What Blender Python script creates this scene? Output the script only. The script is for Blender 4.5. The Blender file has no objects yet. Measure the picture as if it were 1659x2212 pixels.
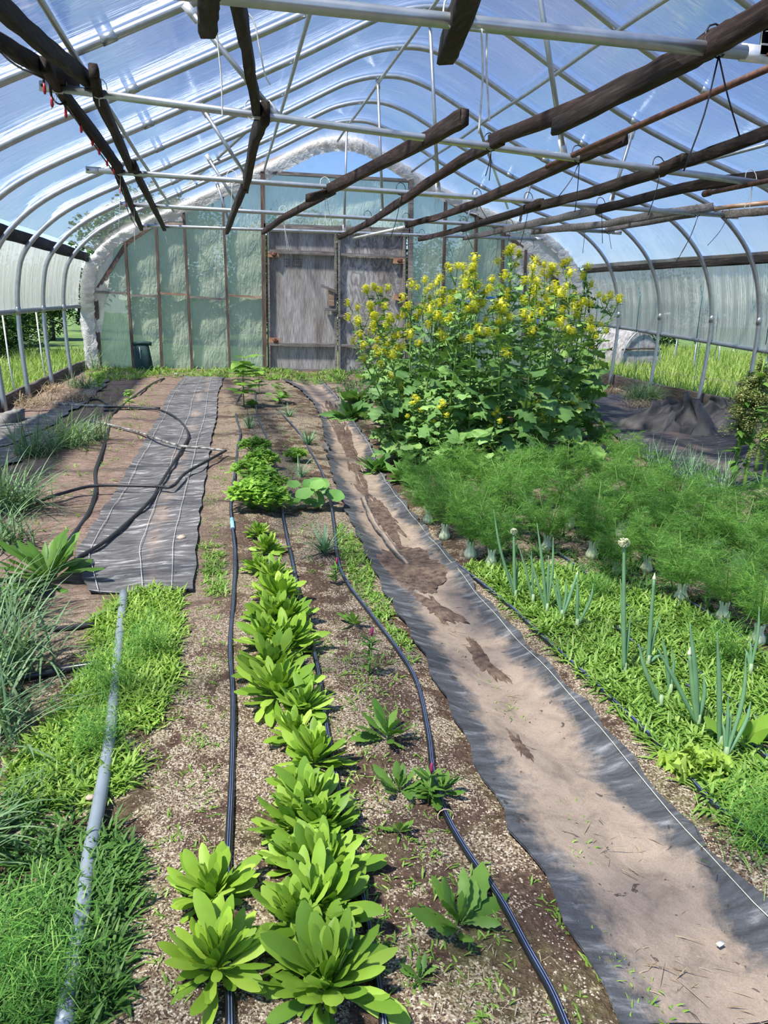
import bpy, math, random
import numpy as np
from mathutils import Vector, Matrix
random.seed(7); rng=np.random.default_rng(7)
SC=bpy.context.scene; COL=SC.collection
# ------------------------------------------------------------------ camera, sky, sun, exposure
FPX=1640.; CX,CY=829.5,1106.; HC=1.34
def _n(v): return v/np.linalg.norm(v)
_Y=_n(np.array([491.-CX,640.-CY,FPX])); _Z=-_n(np.cross(_Y,np.array([1,.027,0.])))
if _Z[1]>0: _Z=-_Z
_X=_n(np.cross(_Y,_Z)); M=np.array([_X,_Y,_Z])
cd=bpy.data.cameras.new('camera'); cam=bpy.data.objects.new('camera',cd); COL.objects.link(cam)
cd.sensor_fit='VERTICAL'; cd.sensor_height=36.; cd.lens=FPX/2212*36; cd.clip_start=.05; cd.clip_end=500
_r=M@np.array([1,0,0.]); _u=M@np.array([0,-1,0.]); _b=M@np.array([0,0,-1.])
cam.matrix_world=Matrix(((_r[0],_u[0],_b[0],0),(_r[1],_u[1],_b[1],0),(_r[2],_u[2],_b[2],HC),(0,0,0,1)))
SC.camera=cam
w=bpy.data.worlds.new('world'); SC.world=w; w.use_nodes=True
nt=w.node_tree; bg=nt.nodes['Background']; sky=nt.nodes.new('ShaderNodeTexSky')
sky.sky_type='NISHITA'; sky.sun_disc=False; sky.sun_elevation=math.radians(58); sky.sun_rotation=math.radians(205)
sky.air_density=1.0; sky.dust_density=.2; sky.ozone_density=6.0
hz=nt.nodes.new('ShaderNodeMix'); hz.data_type='RGBA'; hz.blend_type='MULTIPLY'; hz.inputs[0].default_value=1; hz.inputs[7].default_value=(.82,.89,1.12,1)
nt.links.new(sky.outputs[0],hz.inputs[6]); nt.links.new(hz.outputs[2],bg.inputs[0]); bg.inputs[1].default_value=.165
sd=bpy.data.lights.new('sun','SUN'); sun=bpy.data.objects.new('sun',sd); COL.objects.link(sun)
sd.energy=6.0; sd.angle=math.radians(3.6); sd.color=(1,.96,.88)
sun.rotation_euler=Vector((.50,.30,-1.0)).to_track_quat('-Z','Y').to_euler()
SC.view_settings.view_transform='Standard'; SC.view_settings.look='None'
SC.view_settings.exposure=0.38; SC.view_settings.gamma=1; SC.view_settings.use_curve_mapping=False
# ------------------------------------------------------------------ geometry helpers
def ray(px,py): return M@np.array([px-CX,py-CY,FPX])
def P(px,py,y):
    r=ray(px,py); return r*(y/r[1])+np.array([0,0,HC])
def XP(px,py,x):
    r=ray(px,py); return r*(x/r[0])+np.array([0,0,HC])
def smooth(a,b,x):
    t=np.clip((x-a)/(b-a),0,1); return t*t*(3-2*t)
def hgt(x,y):
    x=np.asarray(x,float); y=np.asarray(y,float)
    h=.012*np.sin(x*3.1+y*1.3)*np.sin(y*2.3+.4)+.008*np.sin(x*7.7-y*3.9+1)+.005*np.sin(x*17+y*13)
    # path trough (right fabric)
    c=np.interp(y,[1,2,3.6,5,7,10,14],[1.05,1.0,.93,.98,1.08,1.25,1.45])
    h=h-.05*np.exp(-((x-c)/.22)**2)
    # raised middle bed, shallow trough under the left fabric
    h=h+.02*np.exp(-((x-.35)/.35)**2)
    h=h-.03*np.exp(-((x+.75)/.35)**2)
    h=h-.14*smooth(5.2,6.8,x)
    return h
def G(px,py,z=0):
    r=ray(px,py); q=r*((z-HC)/r[2])+np.array([0,0,HC])
    for _ in range(4):
        zz=float(hgt(q[0],q[1]))+z; q=r*((zz-HC)/r[2])+np.array([0,0,HC])
    return q
class MB:
    def __init__(s): s.V=[]; s.F=[]; s.A=[]; s.n=0; s.U=None
    def add(s,v,f,var=.5):
        v=np.asarray(v,float).reshape(-1,3); s.V.append(v)
        s.A.append(np.full(len(v),var) if np.isscalar(var) else np.asarray(var,float))
        for q in (f.tolist() if isinstance(f,np.ndarray) else f): s.F.append([i+s.n for i in q])
        s.n+=len(v)
    def bar(s,a,b,w,t,var=.5,up=(0,0,1),jit=0):
        a=np.asarray(a,float); b=np.asarray(b,float); d=_n(b-a); up=np.asarray(up,float)
        if abs(d@up)>.98: up=np.array([0,1.,0])
        sd=_n(np.cross(d,up)); u=np.cross(sd,d); k=[]
        for c in (a,b):
            for i,j in ((-1,-1),(1,-1),(1,1),(-1,1)): k.append(c+sd*i*t/2+u*j*w/2+(rng.normal(0,jit,3) if jit else 0))
        s.add(k,[(3,2,1,0),(4,5,6,7),(0,1,5,4),(1,2,6,5),(2,3,7,6),(3,0,4,7)],var)
    def beam(s,pts,w,t,var=.5,jit=.002,n=6):
        # a long board following pts, slightly uneven
        pts=[np.asarray(p,float) for p in pts]; P_=[]
        for i in range(len(pts)-1):
            for k in range(n): P_.append(pts[i]+(pts[i+1]-pts[i])*k/n)
        P_.append(pts[-1]); R=[]
        for i,c in enumerate(P_):
            d=_n(P_[min(i+1,len(P_)-1)]-P_[max(i-1,0)]); sd=_n(np.cross(d,[0,0,1.])); u=np.cross(sd,d)
            ww=w*(1+rng.normal(0,.03)); tt=t*(1+rng.normal(0,.03))
            for a_,b_ in ((-1,-.86),(-.8,-1),(.8,-1),(1,-.86),(1,.86),(.8,1),(-.8,1),(-1,.86)): R.append(c+sd*a_*tt/2+u*b_*ww/2+rng.normal(0,jit,3))
        F=[]; m=len(P_)
        for i in range(m-1):
            for j in range(8): F.append((i*8+j,i*8+(j+1)%8,(i+1)*8+(j+1)%8,(i+1)*8+j))
        F+= [tuple(range(7,-1,-1)),tuple((m-1)*8+j for j in range(8))]
        s.add(R,F,var)
    def tube(s,pts,r,n=8,cap=True,var=.5,sub=0):
        pts=np.array([np.asarray(p,float) for p in pts])
        if sub: pts=spline(pts,sub)
        m=len(pts); r=np.full(m,float(r)) if np.isscalar(r) else np.interp(np.linspace(0,1,m),np.linspace(0,1,len(r)),r)
        d=np.gradient(pts,axis=0); d/=np.linalg.norm(d,axis=1)[:,None]+1e-12
        u=np.array([0,0,1.]) if abs(d[0][2])<.9 else np.array([1.,0,0]); V=[]
        for i in range(m):
            u=u-d[i]*(u@d[i]); u=_n(u); v=np.cross(d[i],u)
            for k in range(n):
                a=2*math.pi*k/n; V.append(pts[i]+(u*math.cos(a)+v*math.sin(a))*r[i])
        F=[(i*n+k,i*n+(k+1)%n,(i+1)*n+(k+1)%n,(i+1)*n+k) for i in range(m-1) for k in range(n)]
        if cap: F+=[tuple(range(n-1,-1,-1)),tuple((m-1)*n+k for k in range(n))]
        s.add(V,F,var)
    def box(s,c,sz,var=.5,rz=0):
        c=np.asarray(c,float); x,y,z=[q/2 for q in sz]; k=[]
        for Z in (-z,z):
            for X,Y in ((-x,-y),(x,-y),(x,y),(-x,y)):
                k.append(c+np.array([X*math.cos(rz)-Y*math.sin(rz),X*math.sin(rz)+Y*math.cos(rz),Z]))
        s.add(k,[(3,2,1,0),(4,5,6,7),(0,1,5,4),(1,2,6,5),(2,3,7,6),(3,0,4,7)],var)
    def blob(s,c,sz,var=.5,rough=.15,nu=10,nv=7,seed=0):
        rr=np.random.default_rng(seed); V=[]; F=[]
        for j in range(nv+1):
            th=math.pi*j/nv
            for i in range(nu):
                ph=2*math.pi*i/nu; q=1+rr.normal(0,rough)*(0<j<nv)
                V.append([c[0]+sz[0]*q*math.sin(th)*math.cos(ph),c[1]+sz[1]*q*math.sin(th)*math.sin(ph),c[2]+sz[2]*q*math.cos(th)])
        for j in range(nv):
            for i in range(nu): F.append((j*nu+i,(j+1)*nu+i,(j+1)*nu+(i+1)%nu,j*nu+(i+1)%nu))
        s.add(V,F,var)
    def rib(s,P0,a,e,bend,L,W,prof,fold=0.,ripple=0.,var=None,tw=0.,side=0.):
        """many curved blades at once; prof = width along the blade"""
        P0=np.atleast_2d(np.asarray(P0,float)); N=len(P0)
        f=lambda q: np.broadcast_to(np.asarray(q,float),(N,)).copy()
        a,e,bend,L,W,tw,side=[f(q) for q in (a,e,bend,L,W,tw,side)]
        prof=np.asarray(prof,float); m=len(prof); c=3 if fold or ripple else 2
        V=np.zeros((N,m,c,3)); p=P0.copy()
        for k in range(m):
            t=k/(m-1); el=e+bend*t; az=a+side*t
            d=np.stack([np.cos(el)*np.cos(az),np.cos(el)*np.sin(az),np.sin(el)],1)
            if k: p=p+d*(L/(m-1))[:,None]
            sd=np.stack([-np.sin(az),np.cos(az),0*az],1); nr=np.cross(d,sd)
            q=tw; sd2=sd*np.cos(q)[:,None]+nr*np.sin(q)[:,None]; nr2=np.cross(d,sd2)
            hw=(W*prof[k]/2)[:,None]
            r1=rng.normal(0,1,(N,1))*ripple*hw if ripple else 0; r2=rng.normal(0,1,(N,1))*ripple*hw if ripple else 0
            V[:,k,0]=p-sd2*hw+nr2*(fold*hw*-1+r1); V[:,k,c-1]=p+sd2*hw+nr2*(fold*hw*-1+r2)
            if c==3: V[:,k,1]=p
        idx=np.arange(N*m*c).reshape(N,m,c)
        F=np.stack([idx[:,:-1,:-1],idx[:,:-1,1:],idx[:,1:,1:],idx[:,1:,:-1]],-1).reshape(-1,4)
        vv=rng.random(N) if var is None else f(var)
        s.V.append(V.reshape(-1,3)); s.A.append(np.repeat(vv,m*c)); s.F+= (F+s.n).tolist(); s.n+=N*m*c
        return p
    def build(s,name,mat,parent=None,sm=True):
        V=np.concatenate(s.V); me=bpy.data.meshes.new(name); me.from_pydata(V.tolist(),[],s.F); me.materials.append(MT[mat])
        at=me.attributes.new('var','FLOAT','POINT'); at.data.foreach_set('value',np.concatenate(s.A).astype('f'))
        if sm: me.polygons.foreach_set('use_smooth',[True]*len(me.polygons))
        o=bpy.data.objects.new(name,me); COL.objects.link(o)
        if parent: o.parent=parent
        return o
def spline(p,sub):
    p=np.asarray(p,float); q=np.vstack([2*p[0]-p[1],p,2*p[-1]-p[-2]]); o=[]
    for i in range(1,len(q)-2):
        for k in range(sub):
            t=k/sub; o.append(.5*((2*q[i])+(-q[i-1]+q[i+1])*t+(2*q[i-1]-5*q[i]+4*q[i+1]-q[i+2])*t*t+(-q[i-1]+3*q[i]-3*q[i+1]+q[i+2])*t**3))
    o.append(p[-1]); return np.array(o)
def tag(o,label,cat,group=None,kind=None):
    o['label']=label; o['category']=cat
    if group: o['group']=group
    if kind: o['kind']=kind
    return o
def thing(name,label,cat,loc=(0,0,0),rz=0,group=None,sc=1):
    o=bpy.data.objects.new(name,None); COL.objects.link(o); o.empty_display_size=.05
    o.location=loc; o.rotation_euler=(0,0,rz); o.scale=(sc,sc,sc); return tag(o,label,cat,group)
def struct(o): o['kind']='structure'; return o
KIDS={}
def kids(o): return [c for c in bpy.data.objects if c.parent==o]
def dup(root,loc,rz,label,group=None,sc=(1,1,1),tilt=(0,0)):
    if root.name not in KIDS: KIDS[root.name]=[(k,kids(k)) for k in kids(root)]
    r=root.copy(); COL.objects.link(r); r.location=loc; r.rotation_euler=(tilt[0],tilt[1],rz); r.scale=sc; r['label']=label
    if group: r['group']=group
    for k,gs in KIDS[root.name]:
        c=k.copy(); COL.objects.link(c); c.parent=r
        for g in gs:
            d=g.copy(); COL.objects.link(d); d.parent=c
    return r
# ------------------------------------------------------------------ materials
MT={}
def base(name):
    m=bpy.data.materials.new(name); m.use_nodes=True; MT[name]=m; nt=m.node_tree
    return m,nt,nt.nodes['Principled BSDF'],nt.nodes['Material Output']
def nd(nt,t,**kw):
    n=nt.nodes.new(t)
    for k,v in kw.items(): setattr(n,k,v)
    return n
def setin(n,**kw):
    for k,v in kw.items(): n.inputs[k.replace('_',' ')].default_value=v
def coords(nt,kind='Object',scale=(1,1,1),rot=(0,0,0)):
    tc=nd(nt,'ShaderNodeTexCoord'); mp=nd(nt,'ShaderNodeMapping'); mp.inputs['Scale'].default_value=scale; mp.inputs['Rotation'].default_value=rot
    nt.links.new(tc.outputs[kind],mp.inputs[0]); return mp.outputs[0]
def noise(nt,co,sc,det=4,rough=.55,dist=0):
    n=nd(nt,'ShaderNodeTexNoise'); n.inputs['Scale'].default_value=sc; n.inputs['Detail'].default_value=det; n.inputs['Roughness'].default_value=rough; n.inputs['Distortion'].default_value=dist
    nt.links.new(co,n.inputs['Vector']); return n.outputs['Fac']
def ramp(nt,fac,stops):
    r=nd(nt,'ShaderNodeValToRGB'); e=r.color_ramp.elements
    while len(e)<len(stops): e.new(.5)
    for i,(p,c) in enumerate(stops): e[i].position=p; e[i].color=(*c,1) if len(c)==3 else c
    nt.links.new(fac,r.inputs[0]); return r.outputs[0]
def mixc(nt,fac,a,b,mode='MIX'):
    m=nd(nt,'ShaderNodeMix',data_type='RGBA',blend_type=mode)
    for i,v in ((0,fac),(6,a),(7,b)):
        if isinstance(v,(int,float)): m.inputs[i].default_value=v
        elif isinstance(v,tuple): m.inputs[i].default_value=(*v,1)
        else: nt.links.new(v,m.inputs[i])
    return m.outputs[2]
def bump(nt,h,bs,st=.4,dist=.01):
    b=nd(nt,'ShaderNodeBump'); b.inputs['Strength'].default_value=st; b.inputs['Distance'].default_value=dist
    nt.links.new(h,b.inputs['Height']); nt.links.new(b.outputs[0],bs.inputs['Normal']); return b
def g1(v): return (v,v,v)
def plain(name,c,rough=.5,metal=0,spec=.5,nz=.15,sc=30,bs=.1,c2=None,stretch=(1,1,1)):
    m,nt,b,o=base(name); co=coords(nt,scale=stretch); f=noise(nt,co,sc)
    c2=c2 or tuple(q*(1-nz*2) for q in c)
    nt.links.new(ramp(nt,f,[(.35,c2),(.65,c)]),b.inputs['Base Color'])
    b.inputs['Roughness'].default_value=rough; b.inputs['Metallic'].default_value=metal; b.inputs['Specular IOR Level'].default_value=spec
    if bs: bump(nt,f,b,bs,.004)
    return m
def foliage(name,c1,c2,c3=None,tr=.35,rough=.5,spec=.35,nsc=12,obv=.32):
    m,nt,b,o=base(name); at=nd(nt,'ShaderNodeAttribute',attribute_name='var')
    stops=[(0,c1),(1,c2)] if not c3 else [(0,c1),(.75,c2),(1,c3)]
    col=ramp(nt,at.outputs['Fac'],stops); f=noise(nt,coords(nt),nsc)
    col=mixc(nt,.35 if obv else 0,col,ramp(nt,f,[(.3,g1(.55)),(.7,g1(1.25))]),'MULTIPLY')
    oi=nd(nt,'ShaderNodeObjectInfo'); col=mixc(nt,obv,col,ramp(nt,oi.outputs['Random'],[(0,(.62,.68,.7)),(.6,g1(1.0)),(1,(1.35,1.2,.9))]),'MULTIPLY')
    nt.links.new(col,b.inputs['Base Color']); b.inputs['Roughness'].default_value=rough; b.inputs['Specular IOR Level'].default_value=spec
    t=nd(nt,'ShaderNodeBsdfTranslucent'); nt.links.new(mixc(nt,1.,col,(1.0,1.05,.55),'MULTIPLY'),t.inputs[0])
    mx=nd(nt,'ShaderNodeMixShader'); mx.inputs[0].default_value=tr
    nt.links.new(b.outputs[0],mx.inputs[1]); nt.links.new(t.outputs[0],mx.inputs[2]); nt.links.new(mx.outputs[0],o.inputs[0]); return m
def wood(name,c1,c2,c3,axis='Y',sc=6,rough=.8,bs=.4):
    m,nt,b,o=base(name); s={'X':(.6,9,9),'Y':(9,.6,9),'Z':(9,9,.6)}[axis]; co=coords(nt,scale=s)
    f=noise(nt,co,sc,6,.6,.6); f2=noise(nt,coords(nt,scale=(1,1,1)),2.2,3)
    col=ramp(nt,f,[(.25,c1),(.5,c2),(.72,c3)]); col=mixc(nt,.6,col,ramp(nt,f2,[(.35,g1(.55)),(.65,g1(1.2))]),'MULTIPLY')
    nt.links.new(col,b.inputs['Base Color']); b.inputs['Roughness'].default_value=rough; b.inputs['Specular IOR Level'].default_value=.3
    bump(nt,f,b,bs,.006)
wood('wood_dark',(.007,.005,.004),(.022,.015,.012),(.060,.042,.034),'Y')
wood('wood_red',(.012,.006,.005),(.034,.019,.016),(.080,.055,.046),'Y')
wood('wood_gate',(.08,.072,.068),(.20,.18,.17),(.36,.33,.31),'X')
wood('wood_stud',(.05,.035,.028),(.13,.09,.075),(.24,.18,.15),'Z')
wood('wood_pale',(.16,.10,.07),(.36,.25,.18),(.55,.42,.33),'X')
wood('wood_orange',(.20,.085,.045),(.42,.23,.14),(.60,.40,.28),'X',bs=.2)
wood('wood_board',(.035,.030,.027),(.12,.105,.092),(.24,.215,.19),'Y')
def plywood(name,whirl):
    m,nt,b,o=base(name); co=coords(nt,scale=(5,5,.55) if not whirl else (2.2,2.2,.9))
    f=noise(nt,co,4.5 if not whirl else 2.6,3,.5,.4 if not whirl else 1.6)
    mu=nd(nt,'ShaderNodeMath',operation='MULTIPLY'); nt.links.new(f,mu.inputs[0]); mu.inputs[1].default_value=26 if whirl else 16
    sn=nd(nt,'ShaderNodeMath',operation='SINE'); nt.links.new(mu.outputs[0],sn.inputs[0])
    f2=noise(nt,coords(nt,scale=(40,40,1.5)),4,3); ad=nd(nt,'ShaderNodeMath',operation='MULTIPLY_ADD'); nt.links.new(sn.outputs[0],ad.inputs[0]); ad.inputs[1].default_value=.13 if whirl else .08; nt.links.new(f2,ad.inputs[2])
    col=ramp(nt,ad.outputs[0],[(.25,(.15,.145,.143)),(.5,(.31,.30,.295)),(.75,(.54,.53,.52))])
    f3=noise(nt,coords(nt,scale=(2.5,1,.5)),1.6,4); col=mixc(nt,.75,col,ramp(nt,f3,[(.35,(.50,.44,.40)),(.62,g1(1.1))]),'MULTIPLY')
    nt.links.new(col,b.inputs['Base Color']); b.inputs['Roughness'].default_value=.85; b.inputs['Specular IOR Level'].default_value=.2; bump(nt,ad.outputs[0],b,.3,.004)
plywood('plywood',False); plywood('plywood_whirl',True)
plain('steel',(.50,.53,.54),.38,.75,nz=.2,sc=14,bs=.05,c2=(.40,.43,.45),stretch=(1,1,1))
plain('steel_end',(.80,.81,.80),.4,.55,nz=.1)
plain('rust',(.17,.075,.045),.7,.2,sc=25,c2=(.06,.030,.022),bs=.3)
plain('rust_pale',(.66,.50,.36),.55,.35,sc=9,c2=(.42,.22,.12),bs=.2,stretch=(1,.4,1))
plain('pvc_white',(.78,.78,.74),.4)
plain('pipe_grey',(.33,.38,.43),.45,.35,sc=9,c2=(.27,.32,.36))
wood('wood_hip',(.006,.005,.005),(.018,.015,.013),(.055,.045,.04),'Y')
plain('hose',(.010,.012,.017),.30,spec=.6,nz=.1,bs=0)
plain('hose_dusty',(.035,.036,.038),.5,spec=.5,nz=.3,sc=18,c2=(.012,.012,.014))
plain('hose_muddy',(.42,.40,.36),.6,sc=16,c2=(.02,.02,.022))
plain('stripe_blue',(.16,.22,.42),.4,bs=0)
plain('tape_blue',(.30,.62,.80),.5,bs=0)
plain('string',(.80,.80,.76),.6,bs=0)
plain('thread',(.62,.62,.50),.7,bs=0)
plain('zip',(.008,.008,.010),.4,bs=0)
plain('cord_teal',(.02,.20,.24),.6,bs=0)
plain('cord_green',(.02,.18,.08),.6,bs=0)
plain('lamp_red',(.50,.03,.04),.3,bs=0)
plain('stone',(.55,.44,.35),.85,sc=12,c2=(.36,.28,.21),bs=.3)
plain('sack',(.012,.055,.050),.75,sc=10,c2=(.006,.028,.027),bs=.3)
plain('blue_paint',(.02,.20,.62),.45)
plain('bark',(.08,.06,.045),.9,sc=12)
plain('label_white',(.85,.85,.83),.5,bs=0)
# plastic films
def film(name,trans,col=(.86,.90,.94),gl=.12,rough=.16,bs=.35,bsc=1.6,glint=.25,stretch=(1,1,1),tint=(1,1,1),trl=.7,rot=(0,0,0)):
    m,nt,b,o=base(name); nt.nodes.remove(b); co=coords(nt,scale=stretch,rot=rot)
    tr=nd(nt,'ShaderNodeBsdfTransparent'); tr.inputs[0].default_value=(*tint,1)
    tl=nd(nt,'ShaderNodeBsdfTranslucent'); tl.inputs[0].default_value=(*col,1)
    df=nd(nt,'ShaderNodeBsdfDiffuse'); df.inputs[0].default_value=(*col,1)
    gs=nd(nt,'ShaderNodeBsdfGlossy'); gs.inputs['Roughness'].default_value=rough; gs.inputs[0].default_value=(1,1,1,1)
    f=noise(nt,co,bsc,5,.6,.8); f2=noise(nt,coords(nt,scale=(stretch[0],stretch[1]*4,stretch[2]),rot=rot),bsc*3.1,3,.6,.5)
    ad=nd(nt,'ShaderNodeMath',operation='ADD'); nt.links.new(f,ad.inputs[0]); nt.links.new(f2,ad.inputs[1])
    bp=nd(nt,'ShaderNodeBump'); bp.inputs['Strength'].default_value=bs; bp.inputs['Distance'].default_value=.25; nt.links.new(ad.outputs[0],bp.inputs['Height'])
    nt.links.new(bp.outputs[0],gs.inputs['Normal']); nt.links.new(bp.outputs[0],df.inputs['Normal']); nt.links.new(bp.outputs[0],tl.inputs['Normal'])
    m1=nd(nt,'ShaderNodeMixShader'); m1.inputs[0].default_value=trl; nt.links.new(df.outputs[0],m1.inputs[1]); nt.links.new(tl.outputs[0],m1.inputs[2])
    st=ramp(nt,f2,[(.57,g1(max(0,1-trans-glint*.05))),(.80,g1(min(1,1-trans+glint)))])  # white glints on the film, painted as streaks of its diffuse share
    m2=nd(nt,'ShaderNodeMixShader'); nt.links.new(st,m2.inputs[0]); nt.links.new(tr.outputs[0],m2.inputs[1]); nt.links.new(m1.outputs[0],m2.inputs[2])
    fr=nd(nt,'ShaderNodeFresnel'); fr.inputs[0].default_value=1.45; nt.links.new(bp.outputs[0],fr.inputs['Normal'])
    mu=nd(nt,'ShaderNodeMath',operation='MULTIPLY_ADD'); nt.links.new(fr.outputs[0],mu.inputs[0]); mu.inputs[1].default_value=.55; mu.inputs[2].default_value=gl*.1; mu.use_clamp=True
    m3=nd(nt,'ShaderNodeMixShader'); nt.links.new(mu.outputs[0],m3.inputs[0]); nt.links.new(m2.outputs[0],m3.inputs[1]); nt.links.new(gs.outputs[0],m3.inputs[2])
    nt.links.new(m3.outputs[0],o.inputs[0]); return m
film('film_roof',.965,col=(.80,.83,.88),bs=.07,bsc=.9,glint=.30,stretch=(.5,1.6,.5))
film('film_end',.16,col=(.62,.68,.52),bs=.35,bsc=2.2,glint=.14,rot=(0,.65,0),stretch=(2.6,1,.5),tint=(.88,.97,.9),trl=.55)
film('film_clear',.55,col=(.55,.62,.66),bs=.3,bsc=2,glint=.14,trl=.6)
film('film_side',.14,col=(.88,.89,.78),bs=.25,bsc=1.2,glint=.12,stretch=(1,2.2,.4),tint=(.9,.97,.92),trl=.5)
film('film_wrap',.06,col=(.78,.74,.69),bs=.25,bsc=4,glint=.1,trl=.3)
# soil
m,nt,b,o=base('soil'); co=coords(nt)
big=noise(nt,co,1.3,5,.6,.4); mid=noise(nt,co,7,5,.65,.3); fine=noise(nt,co,60,4,.7)
vo=nd(nt,'ShaderNodeTexVoronoi'); vo.inputs['Scale'].default_value=230; nt.links.new(co,vo.inputs['Vector'])
vs=nd(nt,'ShaderNodeSeparateColor'); nt.links.new(vo.outputs['Color'],vs.inputs[0])
soil=ramp(nt,fine,[(.3,(.045,.028,.020)),(.55,(.105,.068,.049)),(.75,(.19,.135,.10))])
gr=ramp(nt,vs.outputs[0],[(.0,(.17,.12,.08)),(.5,(.30,.235,.155)),(1,(.62,.56,.44))])
a1=nd(nt,'ShaderNodeMath',operation='ADD'); nt.links.new(big,a1.inputs[0]); nt.links.new(mid,a1.inputs[1])
dens=ramp(nt,a1.outputs[0],[(.92,g1(.04)),(1.12,g1(.70))])
lt=nd(nt,'ShaderNodeMath',operation='LESS_THAN'); nt.links.new(vs.outputs[1],lt.inputs[0]); nt.links.new(dens,lt.inputs[1])
sx=nd(nt,'ShaderNodeSeparateXYZ'); nt.links.new(co,sx.inputs[0])
lm=nd(nt,'ShaderNodeMapRange'); lm.inputs[1].default_value=.1; lm.inputs[2].default_value=-.35; nt.links.new(sx.outputs[0],lm.inputs[0])
lm2=nd(nt,'ShaderNodeMapRange'); lm2.inputs[1].default_value=2.6; lm2.inputs[2].default_value=3.6; nt.links.new(sx.outputs[1],lm2.inputs[0])
lm3=nd(nt,'ShaderNodeMath',operation='MULTIPLY'); nt.links.new(lm.outputs[0],lm3.inputs[0]); nt.links.new(lm2.outputs[0],lm3.inputs[1])
mul=ramp(nt,noise(nt,coords(nt,scale=(1,3,1)),14,6,.75,.4),[(.3,(.10,.065,.05)),(.5,(.25,.175,.14)),(.72,(.44,.34,.27))])
col=mixc(nt,lt.outputs[0],soil,gr); col=mixc(nt,lm3.outputs[0],col,mul); moss=noise(nt,co,2.7,5,.7,.5)
mz=nd(nt,'ShaderNodeMath',operation='MULTIPLY'); nt.links.new(ramp(nt,moss,[(.52,g1(0)),(.66,g1(.55))]),mz.inputs[0]); nt.links.new(ramp(nt,fine,[(.4,g1(.3)),(.6,g1(1))]),mz.inputs[1])
col=mixc(nt,mz.outputs[0],col,(.13,.15,.045)); nt.links.new(col,b.inputs['Base Color'])
b.inputs['Roughness'].default_value=.95; b.inputs['Specular IOR Level'].default_value=.15
a2=nd(nt,'ShaderNodeMath',operation='MULTIPLY_ADD'); nt.links.new(mid,a2.inputs[0]); a2.inputs[1].default_value=1.5; nt.links.new(fine,a2.inputs[2]); bump(nt,a2.outputs[0],b,.9,.02)
plain('grain',(.56,.50,.40),.9,sc=40,c2=(.22,.16,.11),bs=0)
m,nt,b,o=base('lawn'); co=coords(nt); f=noise(nt,co,1.2,6,.7); f2=noise(nt,co,22,4,.7)
col=ramp(nt,f,[(.3,(.06,.11,.02)),(.55,(.14,.23,.05)),(.75,(.30,.32,.12))]); col=mixc(nt,.5,col,ramp(nt,f2,[(.3,g1(.5)),(.7,g1(1.5))]),'MULTIPLY')
nt.links.new(col,b.inputs['Base Color']); b.inputs['Roughness'].default_value=.95
# woven ground cloth: uv.x across the strip, uv.y metres along it
def cloth(name,dark,dirt,lo,hi,white=.3,mid=(.5,.35)):
    m,nt,b,o=base(name); uv=nd(nt,'ShaderNodeUVMap'); sp=nd(nt,'ShaderNodeSeparateXYZ'); nt.links.new(uv.outputs[0],sp.inputs[0])
    co=coords(nt); f=noise(nt,co,2.0,6,.65,.6); f2=noise(nt,coords(nt,scale=(1.2,5,1)),5,5,.65,.4); f3=noise(nt,co,260,2)
    # distance from the strip's middle: sediment gathers in the trough
    s=nd(nt,'ShaderNodeMath',operation='SUBTRACT'); nt.links.new(sp.outputs[0],s.inputs[0]); s.inputs[1].default_value=mid[0]
    ab=nd(nt,'ShaderNodeMath',operation='ABSOLUTE'); nt.links.new(s.outputs[0],ab.inputs[0])
    ml=nd(nt,'ShaderNodeMath',operation='MULTIPLY_ADD'); nt.links.new(ab.outputs[0],ml.inputs[0]); ml.inputs[1].default_value=-1.35; ml.inputs[2].default_value=mid[1]
    ad=nd(nt,'ShaderNodeMath',operation='ADD'); fh=noise(nt,co,16,5,.7,.3); fa=nd(nt,'ShaderNodeMath',operation='MULTIPLY_ADD'); nt.links.new(fh,fa.inputs[0]); fa.inputs[1].default_value=.42; nt.links.new(ml.outputs[0],fa.inputs[2]); fb=nd(nt,'ShaderNodeMath',operation='SUBTRACT'); nt.links.new(fa.outputs[0],fb.inputs[0]); fb.inputs[1].default_value=.21
    nt.links.new(fb.outputs[0],ad.inputs[0]); nt.links.new(f,ad.inputs[1])
    cl=ramp(nt,f2,[(.35,dark),(.56,tuple(q*2.3 for q in dark)),(.74,g1(white))])
    dc=ramp(nt,noise(nt,co,9,6,.7,.5),[(.25,tuple(q*.55 for q in dirt)),(.5,dirt),(.75,tuple(min(1,q*1.25) for q in dirt))])
    col=mixc(nt,ramp(nt,ad.outputs[0],[(lo,g1(0)),(hi,g1(.95))]),cl,dc)
    wet=noise(nt,coords(nt,scale=(3,3,1)),5.5,4,.6,.8); col=mixc(nt,ramp(nt,wet,[(.655,g1(0)),(.67,g1(.8))]),col,(.04,.028,.022))
    col=mixc(nt,.3,col,ramp(nt,f3,[(.3,g1(.5)),(.7,g1(1.4))]),'MULTIPLY')
    nt.links.new(col,b.inputs['Base Color']); b.inputs['Roughness'].default_value=.75; b.inputs['Specular IOR Level'].default_value=.3
    bump(nt,ad.outputs[0],b,.5,.02)
cloth('cloth_path',(.036,.038,.041),(.30,.235,.178),.42,.60,.26,(.52,.42))
cloth('cloth_left',(.062,.060,.060),(.34,.25,.19),.66,1.0,.60,(.62,.26))
cloth('cloth_black',(.03,.029,.03),(.20,.145,.12),.60,.90,.28,(.5,.25))
plain('tarp',(.10,.093,.088),.6,sc=4,c2=(.028,.026,.026),bs=.3)
plain('block_grey',(.30,.29,.27),.9,sc=12,c2=(.16,.155,.145),bs=.4)
plain('gravel_cover',(.42,.40,.38),.95,sc=9,c2=(.16,.15,.15),bs=.8)
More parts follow.
